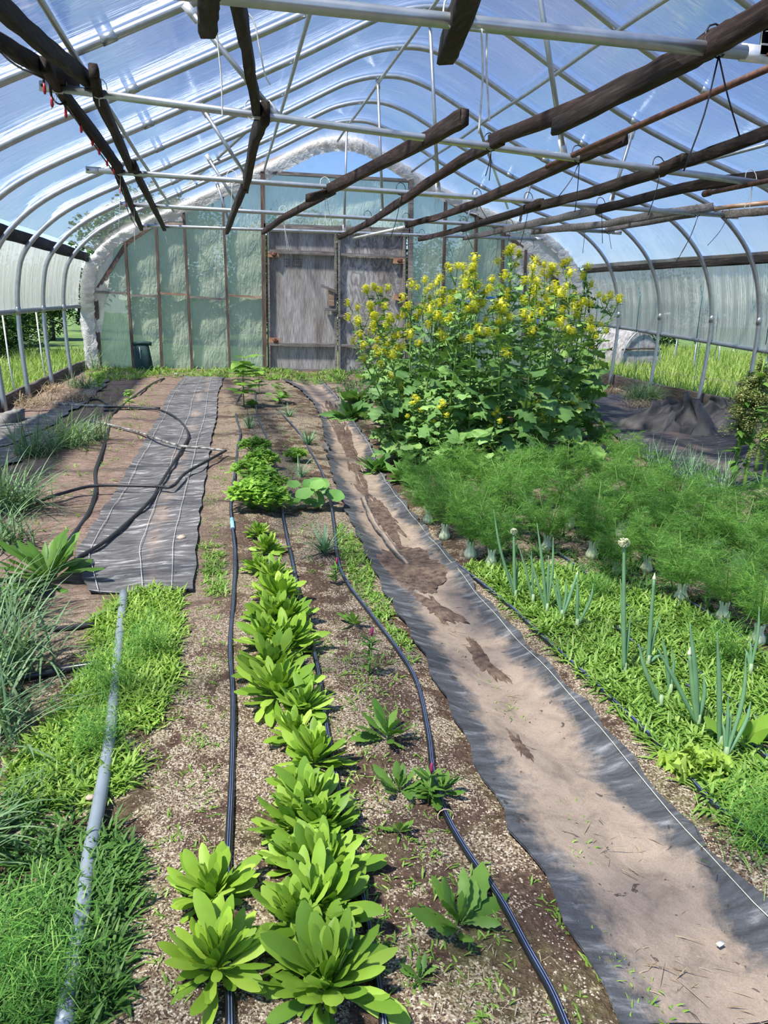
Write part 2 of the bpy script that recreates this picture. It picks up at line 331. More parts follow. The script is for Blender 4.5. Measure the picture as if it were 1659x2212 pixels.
# greens
wsoil=plain('soil_wet',(.15,.105,.075),.95,sc=28,c2=(.045,.028,.020),bs=.8)
foliage('leaf_rosette',(.15,.30,.03),(.30,.49,.055),(.42,.62,.10),tr=.30)
foliage('leaf_celery',(.16,.36,.04),(.36,.60,.09),tr=.3)
foliage('leaf_mustard',(.09,.20,.06),(.18,.35,.09),(.34,.54,.16),tr=.25)
foliage('leaf_dark',(.035,.11,.02),(.10,.22,.04),tr=.25,spec=.5,rough=.4)
foliage('leaf_mid',(.08,.20,.025),(.18,.34,.06),tr=.3)
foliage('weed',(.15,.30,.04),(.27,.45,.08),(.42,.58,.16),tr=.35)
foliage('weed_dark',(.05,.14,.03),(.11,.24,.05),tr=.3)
foliage('fennel',(.065,.21,.035),(.17,.40,.065),(.40,.62,.16),tr=.4)
foliage('onion',(.12,.27,.13),(.22,.40,.20),tr=.15,rough=.4)
foliage('grass_blue',(.10,.20,.08),(.26,.40,.20),tr=.3)
foliage('lawn_grass',(.16,.27,.05),(.32,.45,.10),(.52,.56,.24),tr=.4)
foliage('straw',(.28,.20,.12),(.52,.42,.28),tr=.2)
foliage('stem_green',(.13,.27,.05),(.22,.38,.09),tr=.1)
foliage('nasturtium',(.13,.32,.07),(.24,.45,.11),tr=.3)
foliage('lettuce',(.34,.52,.06),(.55,.72,.16),tr=.4)
foliage('bulb',(.62,.74,.40),(.92,.95,.75),tr=.25,obv=0)
foliage('onion_base',(.25,.38,.18),(.40,.50,.28),tr=.1)
foliage('petal',(.86,.83,.05),(1.0,.97,.22),tr=.4,obv=0)
foliage('cream_flower',(.62,.66,.42),(.82,.82,.62),tr=.2)
foliage('seed_head',(.45,.42,.28),(.66,.60,.42),tr=.2)
foliage('pink_flower',(.35,.03,.12),(.5,.08,.2),tr=.2)
foliage('tree_leaf',(.022,.065,.012),(.075,.16,.025),(.16,.26,.05),tr=.3)
foliage('bush_leaf',(.07,.15,.02),(.20,.32,.05),(.36,.46,.10),tr=.4)
foliage('leaf_comfrey',(.09,.22,.05),(.19,.38,.09),tr=.25)
# ------------------------------------------------------------------ ground, lawns
YE=14.85
def grid(xs,ys,zf):
    X,Y=np.meshgrid(xs,ys); Z=zf(X,Y); V=np.stack([X,Y,Z],-1).reshape(-1,3); n=len(xs)
    F=[(j*n+i,j*n+i+1,(j+1)*n+i+1,(j+1)*n+i) for j in range(len(ys)-1) for i in range(n-1)]
    return V,F
mb=MB(); mb.add(*grid(np.arange(-2.62,7.22,.06),np.concatenate([np.arange(-2,.6,.3),np.arange(.6,14.95,.06)]),hgt)); fl=struct(mb.build('floor','soil'))
def lawnz(X,Y): return np.where(X>2,-.12,.0)+.04*np.sin(X*.7)*np.sin(Y*.5)-.02
for nm,x0,x1,y0,y1 in (('ground_left',-40,-2.6,-6,60),('ground_right',7.2,45,-6,60),('ground_back',-2.6,7.2,14.95,60)):
    mb=MB(); mb.add(*grid(np.linspace(x0,x1,40),np.linspace(y0,y1,50),lawnz)); struct(mb.build(nm,'lawn'))
# ------------------------------------------------------------------ hoop frame
PROF=[(-2.50,-.02),(-2.53,.6),(-2.53,1.1),(-2.50,1.43),(-2.42,1.75),(-2.21,2.03),(-1.90,2.29),(-1.45,2.54),(-.69,2.89),(.62,3.51),(1.30,3.86),(1.60,4.0),(1.95,4.09),(2.3,4.10),(2.65,4.01),(3.0,3.85),(3.55,3.57),(4.3,3.24),(5.05,2.98),(5.8,2.76),(6.2,2.60),(6.55,2.35),(6.83,2.04),(7.02,1.65),(7.12,1.2),(7.13,.7),(7.08,-.16)]
PROF=np.array(PROF)
HY=[(.45,.45,.45),(1.72,1.75,1.8),(2.98,3.02,3.05),(4.28,4.35,4.4),(5.60,5.66,5.7),(6.88,6.93,7.0),(8.12,8.2,8.3),(9.25,9.45,9.5),(10.35,10.65,10.58),(11.72,12.0,12.02),(13.12,13.28,13.45),(14.85,14.85,14.85)]
def hoop_pts(L,Mi,R,off=0,p=PROF):
    o=[]; c=np.array([2.28,1.5])
    for x,z in p:
        y=np.interp(x,[-2.53,-.9,2.0,3.4,7.1],[L,Mi-.0,Mi,Mi,R])
        q=np.array([x,z]); 
        if off: q=q+_n(q-c)*off
        o.append((q[0],y,q[1]))
    return o
words=['twelfth','eleventh','tenth','ninth','eighth','seventh','sixth','fifth','fourth','third','second','first']
for i,(a,b_,c) in enumerate(HY[:-1]):
    mb=MB(); mb.tube(hoop_pts(a,b_,c),.030,12,sub=4)
    k=11-i; lab='galvanized steel hoop of the tunnel frame, %s from the door wall'%['','nearest','second','third','fourth','fifth','sixth','seventh','eighth','ninth','tenth','eleventh'][k]
    h=thing('steel_hoop',lab,'hoop',group='steel hoops of the tunnel frame'); mb.build('hoop_tube','steel',h)
    for x0,z0 in ((-2.53,1.08),(-1.05,2.72),(3.95,3.40),(7.13,1.10)):
        j=int(np.argmin(abs(PROF[:,0]-x0)+abs(PROF[:,1]-z0))); y=np.interp(x0,[-2.53,-.9,3.4,7.1],[a,b_,b_,c])
        k0=hoop_pts(a,b_,c)[j]; k1=hoop_pts(a,b_,c)[j+1]; d=_n(np.array(k1)-np.array(k0)); q=np.array(k0); mc=MB(); mc.tube([q-d*.05,q+d*.05],.034,12); mc.build('sleeve','steel',h)
def tube_thing(name,label,cat,pts,r,mat,group=None,sub=0,n=10):
    mb=MB(); mb.tube(pts,r,n,sub=sub); o=mb.build(name,mat); return tag(o,label,cat,group)
# purlins under the rafters
for (x,z),lab in zip(((-.874,2.77),(.69,3.50),(1.975,4.05),(3.33,3.63)),('galvanized purlin tube along the lower left roof slope','galvanized purlin tube along the upper left roof slope','galvanized ridge purlin tube along the roof peak','galvanized purlin tube along the right roof slope')):
    tube_thing('purlin',lab,'tube',[(x,y,z-.03+.008*math.sin(y*2)) for y in np.arange(-1.5,14.9,.8)],.019,'steel','long purlin tubes')
# wind braces from the ridge side down to the door wall corners
tube_thing('wind_brace','galvanized diagonal wind brace left of the roof peak','tube',[P(537,280,10.65),P(372,431,14.7)],.020,'steel','diagonal wind braces')
tube_thing('wind_brace','dark galvanized diagonal wind brace right of the roof peak','tube',[P(1035,276,10.65),P(1097,450,14.6)],.020,'steel','diagonal wind braces')
tube_thing('wind_brace','galvanized side rail tube crossing the right roof hoops','tube',[P(1659,312,7.0),P(1469,363,8.6),P(1159,452,12.6),P(1100,466,13.3)],.016,'steel','diagonal wind braces')
# cross ties with flattened bolted ends
TIES=[]
def flat_end(mb,p,q,r):
    p=np.asarray(p,float); q=np.asarray(q,float); d=_n(q-p)
    mb.bar(p-d*.02,p+d*.12,.062,.012,up=(0,0,1))
for n,(y,l,r_) in enumerate(((3.03,(500,-6),(1657,119)),(5.68,(92,186),None),(8.2,(190,367),(1592,467)),(10.6,(262,441),(1340,502)),(13.3,(305,487),(1170,517)))):
    A=P(*l,y+.02); B=P(*r_,y+.02) if r_ else np.array([5.75,y+.02,0])
    if r_ is None: B=P(1700,404,y+.02)
    if n==0: A=A+(A-B)*.42
    if n==1: pass
    TIES.append((A,B)); nm=['nearest the camera','second nearest the camera','third from the camera','fourth from the camera','farthest from the camera'][n]
    t=thing('cross_tie','horizontal steel tie tube across the tunnel, %s'%nm,'tube',group='cross tie tubes')
    mb=MB(); d=_n(B-A); mid=[A+(B-A)*k for k in (0,.25,.5,.75,1)]; mid[0]=A+d*.1; mid[-1]=B-d*.1
    mb.tube(mid,.026 if n else .027,12); mb.build('tie_tube','steel',t)
    for s,(e,f_) in enumerate(((A,B),(B,A))):
        m2=MB(); flat_end(m2,e,f_,.03); m2.build('flattened_end','steel_end',t)
        m3=MB(); m3.tube([e+np.array([0,-.03,0]),e+np.array([0,.03,0])],.008,6); m3.build('bolt','rust',t)
def tieat(n,px):
    A,B=TIES[n]; best=min(np.linspace(0,1,400),key=lambda t:abs(proj(A+(B-A)*t)[0]-px)); return A+(B-A)*best
def proj(p):
    c=M.T@(np.array(p)-[0,0,HC]); return (CX+FPX*c[0]/c[2],CY+FPX*c[1]/c[2])
# web struts from rafters to the ties
def strut(label,p,q):
    t=thing('truss_strut',label,'tube',group='truss struts'); p=np.asarray(p); q=np.asarray(q); d=_n(q-p)
    mb=MB(); mb.tube([p+d*.08,q-d*.08],.019,10); mb.build('strut_tube','steel',t)
    m2=MB(); m2.bar(p,p+d*.12,.012,.055,up=(0,1,0)); m2.build('flattened_end','steel_end',t); m2=MB(); m2.bar(q,q-d*.12,.012,.055,up=(0,1,0)); m2.build('flattened_end','steel_end',t)
strut('bright diagonal strut left of the twine above the second tie',P(398,8,5.6),tieat(1,603))
strut('short diagonal strut left of centre on the third tie',P(432,226,8.15),tieat(2,541))
strut('short diagonal strut left of centre on the fourth tie',P(445,334,10.6),tieat(3,521))
strut('shortest diagonal strut left of centre on the farthest tie',P(466,388,13.25),tieat(4,500))
strut('vertical strut from the roof peak to the second tie',[1.975,5.66,4.06],tieat(1,1218))
strut('vertical strut from the roof peak to the third tie',P(927,12,8.2),tieat(2,948))
strut('vertical strut from the roof peak to the fourth tie',P(816,170,10.65),tieat(3,826))
strut('vertical strut from the roof peak to the farthest tie',P(749,268,13.28),tieat(4,743))
strut('slanting strut right of centre on the third tie',P(1370,274,8.2),tieat(2,1318))
strut('slanting strut right of centre on the fourth tie',P(1150,386,10.62),tieat(3,1119))
strut('slanting strut right of centre on the farthest tie',P(1029,414,13.3),tieat(4,996))
strut('strut end at the top right corner on the nearest tie',P(1664,20,3.05),tieat(0,1652))
# ------------------------------------------------------------------ roof film, hip boards, roll-up curtains
iL=5; iR=22
roofp=[]; 
pp=spline([(x,0,z) for x,z in PROF[5:23]],4)
mb=MB(); ys=np.arange(-2.6,14.95,.14); hy=np.array([h[1] for h in HY]); V=[]
for y in ys:
    ph=np.interp(y,hy,np.arange(len(hy))); sag=.5-.5*math.cos(2*math.pi*ph) if y>.4 else 0
    for k,(x,_,z) in enumerate(pp):
        t=k/(len(pp)-1); low=smooth(.78,1,t)+smooth(.16,0,t)
        q=np.array([x,z]); o=_n(q-np.array([2.28,1.0])); q=q+o*(.040-.022*sag*(1+.6*low))+o*.018*low*math.sin(y*9+x*3)*math.sin(z*16+y*3)
        V.append((q[0],y,q[1]))
n=len(pp); mb.add(V,[(j*n+i,j*n+i+1,(j+1)*n+i+1,(j+1)*n+i) for j in range(len(ys)-1) for i in range(n-1)])
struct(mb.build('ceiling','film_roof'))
for side,x,z0,z1,lab in (('left',-2.30,1.98,1.94,''),('right',6.92,2.0,2.05,'')):
    mb=MB(); s=-1 if side=='left' else 1
    mb.beam([(x+s*.10,-2,z0),(x+s*.10,5,z0),(x+s*.10,10,(z0+z1)/2),(x+s*.10,14.85,z1)],.15,.045,jit=.004,n=10); o=mb.build('hip_board','wood_hip')
    tag(o,'long dark weathered hip board under the roof film along the %s side'%side,'board','hip boards')
    # curtain: film hanging from the board to the roll tube
    zb=(lambda y:1.055+.003*y) if side=='left' else (lambda y: .80+.02*(y-9.2)*2)
    zb2=(lambda y,zb=zb: zb(y)) ; xs=-2.60 if side=='left' else 7.20
    mb=MB(); ys=np.arange(-2.6,14.85,.05); V=[]
    for y in ys:
        for k in range(8):
            t=k/7; z=2.0+(zb2(y)-2.0)*t; V.append((xs-s*(.18*(1-t)**2)+.012*math.sin(y*23)*math.sin(3*t)+.008*math.sin(y*61+k*.3),y,z))
    mb.add(V,[(j*8+i,j*8+i+1,(j+1)*8+i+1,(j+1)*8+i) for j in range(len(ys)-1) for i in range(7)])
    W_=struct(mb.build('wall_'+side,'film_side'))
    mb=MB(); mb.tube([(xs+.01*math.sin(y*3),y,zb2(y)) for y in np.arange(-2.6,14.9,.3)],.032,10); mb.build('roll_tube','pipe_grey',W_)
# roll-up cords
for k,(x,y,px) in enumerate(((7.16,9.3,1620),(7.16,10.9,1490),(7.16,12.75,1373),(7.16,14.35,1296))):
    mb=MB(); mb.tube([(x-.03,y,1.95),(x-.035,y,1.3),(x-.03,y,.9)],.006,5); mb.tube([(x-.035,y+.01,1.75),(x-.05,y+.05,1.66),(x-.04,y,1.58)],.006,5,sub=3); mb.tube([(x+.06,y+.03,.95),(x+.06,y+.05,.3),(x+.08,y+.05,-.1)],.005,5)
    tag(mb.build('teal_rope','cord_teal'),'teal knotted cord hanging on the right side curtain, %s from the camera'%['nearest','second','third','farthest'][k],'cord','roll-up cords')
for k,(y,z0) in enumerate(((10.15,1.05),(11.85,1.05))):
    mb=MB(); mb.tube([(-2.66,y,z0),(-2.64,y,.5),(-2.6,y,.0)],.010,6); tag(mb.build('hanging_rope','string'),'white braided rope hanging beside the %s left hoop post'%['nearest','middle'][k],'rope','white ropes')
# baseboards
mb=MB(); mb.beam([(-2.60,3,.06),(-2.60,8,.06),(-2.60,12,.05),(-2.60,14.8,.05)],.20,.05,jit=.006,n=8)
tag(mb.build('base_plank','wood_board'),'weathered base plank along the left side of the tunnel','board')
mb=MB(); mb.beam([(7.22,3,-.06),(7.22,8,-.05),(7.22,12,-.04),(7.22,14.8,-.03)],.24,.05,jit=.006,n=8)
tag(mb.build('base_plank','wood_board'),'grey base plank along the right side of the tunnel','board')
mb=MB(); q=G(40,915); mb.beam([q+[-.10,-.12,.06],q+[-.03,.22,.06]],.13,.10,jit=.004); tag(mb.build('concrete_block','block_grey'),'pale concrete block against the left base plank','block')
# ------------------------------------------------------------------ door wall
def W(px,py,dy=0): return P(px,py,YE+dy)
wl=thing('wall_back','','','')if 0 else None
# film sheets
def sheet(pts,dy,nx=24,nz=24):
    # fill polygon outline by bilinear patch of four corners lists (bottom row, top row)
    b_,t_=pts; V=[]
    for j in range(nz+1):
        for i in range(nx+1):
            s=i/nx; q=np.array([np.interp(s,np.linspace(0,1,len(b_)),[k[a] for k in b_]) for a in range(2)]); r=np.array([np.interp(s,np.linspace(0,1,len(t_)),[k[a] for k in t_]) for a in range(2)])
            c=q+(r-q)*(j/nz); p=W(c[0],c[1],dy); p[1]+=.018*math.sin(c[0]*.05+c[1]*.09)+.01*math.sin(c[0]*.21-c[1]*.11); V.append(p)
    return V,[(j*(nx+1)+i,j*(nx+1)+i+1,(j+1)*(nx+1)+i+1,(j+1)*(nx+1)+i) for j in range(nz) for i in range(nx)]
mb=MB()
mb.add(*sheet(([(183,803),(270,803),(345,803),(420,803),(495,803),(569,803)],[(181,600),(250,512),(345,462),(420,428),(495,392),(569,352)]),.05))
mb.add(*sheet(([(569,494),(730,500),(884,502)],[(569,372),(730,382),(886,391)]),.05)); mtop=MB(); mtop.add(*sheet(([(569,372),(650,377),(730,382),(810,387),(886,391)],[(569,352),(650,315),(730,296),(810,312),(884,370)]),.05))
mb.add(*sheet(([(884,815),(960,815),(1035,815),(1110,815),(1180,815),(1252,815)],[(884,370),(960,415),(1035,447),(1110,478),(1190,522),(1256,640)]),.05))
WB=struct(mb.build('wall_back','film_end')); mtop.build('clear_film_panel','film_clear',WB)
def stud(a,b_,wd=.045,dp=.09,mat='wood_stud',nm='stud',dy=-.02):
    mb=MB(); A=W(*a,dy); B=W(*b_,dy); mb.bar(A,B,wd,dp,up=(1,0,0) if abs((B-A)[2])>abs((B-A)[0]) else (0,0,1)); return mb.build(nm,mat,WB,sm=False)
for a,b_ in (((270,522),(289,797)),((337,480),(350,797)),((396,448),(415,798)),((480,402),(497,799)),((963,432),(952,806)),((1030,462),(1020,806)),((1087,490),(1080,808)),((1135,540),(1128,808))): stud(a,b_)
for a,b_ in (((206,630),(274,634)),((281,638),(342,640)),((346,633),(404,637)),((409,641),(488,647)),((493,638),(566,643)),((888,655),(960,658)),((345,482),(396,484))): stud(a,b_,.042,.085,'wood_pale' if a[0] in(346,493,345) else 'wood_gate','rail')
stud((566,372),(888,391),.055,.09,'wood_gate','rail')
for a,b_ in (((208,630),(272,528)),((268,530),(340,480)),((335,484),(400,450)),((398,452),(482,402)),((480,404),(572,352)),((570,354),(682,311)),((680,312),(776,318)),((774,317),(872,378)),((870,378),(965,432)),((960,430),(1050,478)),((1048,474),(1135,540)),((1130,535),(1205,610)),((1200,605),(1222,700)),((207,630),(216,800)),((1222,700),(1220,806))):
    stud(a,b_,.07,.05,'wood_pale' if 268<=a[0]<775 else 'wood_stud','rafter_board',dy=.0)
stud((205,798),(568,803),.06,.09,'wood_orange' if 0 else 'wood_pale','sill'); stud((884,808),(1245,815),.06,.09,'wood_gate','sill')
# crinkled film wrapped over the gable hoop
mb=MB(); ring=hoop_pts(YE,YE,YE); rp=spline(ring,10); V=[]
c0=np.array([2.28,YE,1.2]); r2=np.random.default_rng(5)
for i,p in enumerate(rp):
    d=_n(np.array([p[0]-c0[0],0,p[2]-c0[2]])); 
    for k,(a,dy) in enumerate(((.045,.06),(.05,-.05),(.0,-.09),(-.06,-.085),(-.13,-.07),(-.19,-.06))):
        V.append(p+d*(a+r2.normal(0,.010))+np.array([0,dy+r2.normal(0,.012),0]))
n=len(rp); mb.add(V,[(i*6+k,i*6+k+1,(i+1)*6+k+1,(i+1)*6+k) for i in range(n-1) for k in range(5)]); mb.build('film_wrap','film_wrap',WB)
# bunched film corners right and left
mb=MB(); mb.add(*sheet(([(1180,800),(1215,800),(1250,800)],[(1090,500),(1170,512),(1232,560)]),-.02,10,16)); mb.build('loose_film','film_wrap',WB)
mb=MB(); mb.add(*sheet(([(186,795),(208,795)],[(188,590),(250,512)]),-.02,8,16)); mb.build('loose_film','film_wrap',WB)
mb=MB(); mb.add(*sheet(([(345,480),(400,478)],[(352,462),(392,446)]),-.03,6,4)); mb.build('loose_film','film_wrap',WB)
# doors
FR=struct(thing('trim_1','weathered door frame posts and header around the double door','door frame'))
def dbar(par,nm,a,b_,wd,dp,mat='wood_gate',dy=-.05):
    mb=MB(); A=W(*a,dy); B=W(*b_,dy); mb.bar(A,B,wd,dp,up=(1,0,0) if abs((B-A)[2])>abs((B-A)[0]) else (0,0,1)); return mb.build(nm,mat,par,sm=False)
dbar(FR,'jamb',(567,365),(572,801),.075,.11,'wood_stud',-.03); dbar(FR,'jamb',(888,388),(884,806),.085,.11,'wood_gate',-.03)
dbar(FR,'header',(570,489),(884,500),.10,.11,'wood_gate',-.03); dbar(FR,'threshold',(574,803),(884,808),.05,.14,'wood_pale',-.02)
def panel(par,cs,mat,dy=0,th=.02):
    mb=MB(); k=[W(*c,dy) for c in cs]+[W(*c,dy+th) for c in cs]; mb.add(k,[(0,1,2,3),(7,6,5,4),(0,4,5,1),(1,5,6,2),(2,6,7,3),(3,7,4,0)]); return mb.build('panel',mat,par,sm=False)
D1=struct(thing('door_1','left leaf of the grey plywood double door','door')); D2=struct(thing('door_2','right leaf of the grey plywood double door','door'))
panel(D1,[(578,798),(724,802),(724,498),(576,493)],'plywood'); panel(D2,[(732,802),(878,806),(878,503),(732,499)],'plywood_whirl')
dbar(D1,'stile',(579,498),(583,799),.03,.05); dbar(D1,'stile',(724,502),(726,802),.045,.05); dbar(D2,'stile',(732,500),(733,802),.04,.05,dy=-.06); dbar(D2,'stile',(873,506),(872,805),.045,.05)
dbar(D1,'rail',(582,542),(722,548),.065,.06); dbar(D1,'rail',(583,743),(722,745),.055,.06); dbar(D2,'rail',(736,549),(872,554),.05,.06); dbar(D2,'rail',(736,746),(872,750),.045,.06); dbar(D1,'rail',(582,797),(722,800),.04,.05)
for par,x,y in ((D1,590,549),(D1,592,735),(D2,861,563),(D2,862,640)):
    o=dbar(par,'hinge_block',(x-12,y),(x+12,y+1 if y!=640 else y+8),.10,.045,'wood_orange',-.055)
    mb=MB(); mb.blob(W(x+3,y,-.09),(.045,.004,.035),rough=.35,seed=x); mb.build('rust_stain','rust',o)
o=dbar(D1,'latch_block',(715,626),(716,661),.10,.06,'wood_pale',-.07); dbar(D1,'latch_bar',(693,616),(723,629),.045,.03,'wood_gate',-.11); dbar(D1,'latch_ledge',(702,668),(725,670),.045,.07,'wood_gate',-.07); dbar(D2,'latch_ledge',(728,682),(754,683),.045,.05,'wood_gate',-.07)
# faded lumber stamp outlines
for x0,x1 in ((614,625),(633,652)):
    mb=MB()
    for a,b_ in (((x0,560),(x1,560)),((x1,560),(x1,575)),((x1,575),(x0,575)),((x0,575),(x0,560))): mb.bar(W(*a,-.004),W(*b_,-.004),.008,.004)
    for k in range(2 if x1-x0<15 else 4): mb.bar(W(x0+4+k*4,564,-.004),W(x0+4+k*4,571,-.004),.008,.004)
    mb.build('faded_stamp','wood_board',D1)
# green sack
t=thing('garden_sack','dark green rolled-top sack leaning on the door wall film','sack',G(312,800))
mb=MB(); V=[]; n=16
prof=[(0,.17,.12),(.06,.19,.14),(.2,.185,.13),(.33,.17,.11),(.42,.155,.07),(.46,.15,.045),(.50,.14,.03)]
for z,a,b_ in prof:
    for k in range(n):
        th=2*math.pi*k/n; q=1+.06*math.sin(5*th+z*14); V.append((a*.8*q*math.copysign(abs(math.cos(th))**.7,math.cos(th))-.06*z,b_*q*math.copysign(abs(math.sin(th))**.7,math.sin(th)),z))
mb.add(V,[(j*n+k,j*n+(k+1)%n,(j+1)*n+(k+1)%n,(j+1)*n+k) for j in range(len(prof)-1) for k in range(n)]+[tuple(range(len(prof)*n-n,len(prof)*n))]); mb.build('sack_body','sack',t)
mb=MB(); mb.tube([(-.17,-.02,.46),(0,-.04,.49),(.15,-.02,.47)],.035,8,sub=3); mb.build('rolled_top','sack',t)
mb=MB(); mb.bar((-.03,-.13,.05),(-.05,-.115,.42),.012,.008,up=(1,0,0)); mb.build('seam','pipe_grey',t)
# blue frame behind the mustard
t=thing('blue_frame','bright blue metal frame standing behind the mustard by the door wall','frame',(0,0,0))
def bl(a,b_,r=.018,y=14.35): mb=MB(); mb.tube([P(*a,y),P(*b_,y)],r,8); mb.build('bar','blue_paint',t)
bl((1012,655),(1020,800)); bl((1060,643),(1122,640)); bl((1160,648),(1165,810)); bl((1012,652),(1062,642)); bl((1120,641),(1162,650)); bl((1016,724),(1030,726),.02)
# ------------------------------------------------------------------ boards and poles lying on the ties
def onties(name,label,mat,px,w,t_,group='boards laid on the cross ties',jit=.003,dz=None):
    """px: list of (px,py,y); board follows these world points"""
    pts=[P(a,b_,y) for a,b_,y in px]; mb=MB(); mb.beam(pts,w,t_,jit=jit); return tag(mb.build(name,mat),label,'board',group)
T=[3.03,5.68,8.2,10.6,13.3]
onties('wooden_board','dark board at far left from the image edge to the second tie','wood_dark',[(-90,40,4.2),(60,128,5.1),(165,183,6.0)],.085,.05)
onties('wooden_board','dark board far left carrying the red lights, second to third tie','wood_dark',[(96,138,5.2),(122,182,5.68),(262,368,8.3)],.085,.05)
onties('wooden_board','dark board far left, third to farthest tie','wood_dark',[(240,335,7.9),(258,385,8.4),(305,493,13.4)],.08,.05)
onties('wooden_board','thick dark board second from left, reaching the second tie','wood_dark',[(-60,-40,3.6),(95,97,4.7),(202,182,5.9)],.09,.055)
onties('wooden_board','dark board second from left, second to third tie','wood_dark',[(202,152,5.45),(212,205,5.75),(285,368,8.3)],.085,.055)
onties('wooden_board','dark board second from left, third to farthest tie','wood_dark',[(288,355,8.0),(300,385,8.5),(355,494,13.4)],.08,.05)
onties('wooden_board','long dark board hanging down the middle to the second tie','wood_dark',[(505,-40,3.3),(530,90,4.3),(556,245,5.8)],.09,.055)
onties('wooden_board','greyish board in the middle, second to third tie','wood_dark',[(575,240,5.6),(552,290,6.2),(530,402,8.4)],.13,.055)
onties('wooden_board','dark board in the middle, third to farthest tie','wood_dark',[(530,398,8.2),(512,440,9.6),(490,500,13.3)],.10,.05)
onties('wooden_board','short dark board end by the upper left of the nearest tie','wood_dark',[(452,-60,2.2),(449,-10,2.4),(447,44,2.75)],.09,.055)
onties('wooden_board','split grey board end tied over the nearest tie with white string','wood_dark',[(1025,-70,2.5),(1000,20,2.95),(965,112,3.5)],.10,.075)
onties('wooden_board','reddish board with a broken end on the second tie, reaching the fourth tie','wood_red',[(1003,252,4.9),(925,300,5.7),(712,408,8.2)],.095,.06)
onties('wooden_board','reddish board right of centre, third to farthest tie','wood_red',[(665,428,7.8),(720,412,8.4),(612,470,10.6),(568,502,13.3)],.075,.05)
onties('wooden_board','long reddish board from upper right over the nearest and second ties','wood_red',[(1720,-5,2.5),(1540,95,3.03),(1290,215,4.2),(1060,305,5.7)],.085,.05)
onties('wooden_board','short board overlapped under the long board at upper right','wood_dark',[(1592,62,2.9),(1500,118,3.2),(1200,275,4.6)],.085,.055)
onties('wooden_board','dark board right of centre from second tie to fourth tie','wood_red',[(1085,300,5.5),(1000,345,6.5),(868,434,8.3),(798,482,10.6)],.075,.05)
onties('wooden_board','thin dark board from fourth to farthest tie above the doors','wood_red',[(800,480,10.5),(765,497,12.0),(733,513,13.4)],.075,.05)
onties('wooden_board','board with a pale torn end under the brown pipe','wood_red',[(1350,299,5.2),(1240,345,5.8),(1030,438,8.2)],.085,.05)
onties('wooden_board','thin reddish board from third tie toward the farthest tie right of centre','wood_red',[(1040,435,8.1),(950,468,9.6),(878,486,10.7)],.07,.045)
onties('wooden_board','dark board coming from the right edge to the second tie','wood_dark',[(1700,270,4.9),(1560,322,5.4),(1425,368,5.75)],.085,.05)
onties('wooden_board','dark board splice block on the right part of the second tie','wood_dark',[(1478,345,5.4),(1420,370,5.75),(1290,412,6.7)],.085,.055)
onties('wooden_board','dark board from second to fourth tie on the right','wood_dark',[(1425,368,5.8),(1270,418,6.9),(1145,450,8.25),(1000,494,10.6)],.08,.05)
onties('wooden_board','short dark board end sitting on the third tie at right','wood_dark',[(1171,436,7.9),(1135,452,8.25)],.075,.05)
onties('wooden_board','thin dark board between fourth and farthest ties right of the doors','wood_red',[(1010,490,10.5),(960,504,12.0),(905,517,13.35)],.07,.045)
onties('wooden_board','grey board curving from the right end of the second tie to the third tie','wood_dark',[(1680,378,5.6),(1595,387,6.0),(1480,405,6.7),(1290,454,8.25)],.085,.05)
onties('wooden_board','grey board from third to fourth tie far right','wood_gate',[(1290,454,8.3),(1180,478,9.4),(1090,496,10.6)],.08,.05)
onties('wooden_board','grey board end on the fourth tie above the mustard','wood_gate',[(1174,476,10.2),(1085,497,10.7),(1003,515,13.4)],.07,.045)
onties('wooden_board','flat grey board sloping between the third tie end and the fourth tie','wood_gate',[(1540,447,8.1),(1420,462,8.4),(1310,484,9.6),(1150,500,10.8)],.085,.05)
onties('wooden_board','grey board at the right edge on the end of the third tie','wood_gate',[(1700,452,7.6),(1560,464,8.25)],.08,.05)
onties('wooden_board','low grey board running out over the farthest tie at right','wood_gate',[(1500,463,8.3),(1320,494,10.2),(1312,498,10.6)],.06,.045)
o=tube_thing('rusty_pipe','long dark brown pipe slanting down from the right edge','pipe',[P(1700,130,3.9),P(1450,240,4.7),P(1182,360,6.0)],.020,'rust','loose pipes on the ties')
o=tube_thing('rusty_pipe','brown pipe stub with a collar end near the right end of the second tie','pipe',[P(1680,386,5.5),P(1612,400,5.7),P(1526,418,6.3)],.019,'rust','loose pipes on the ties')
mb=MB(); a=P(1533,416,6.25); c=P(1522,419,6.35); mb.tube([a,c],.028,10); mb.build('collar','rust',o)
tube_thing('rusty_pipe','pale rust-spotted pipe on the right end of the third tie','pipe',[P(1700,434,7.4),P(1580,446,7.9),P(1481,460,8.5)],.024,'rust_pale','loose pipes on the ties')
tube_thing('pvc_pipe','short white pipe lying on the farthest ties above the right door','pipe',[P(895,486,10.5),P(764,515,13.4)],.022,'pvc_white')
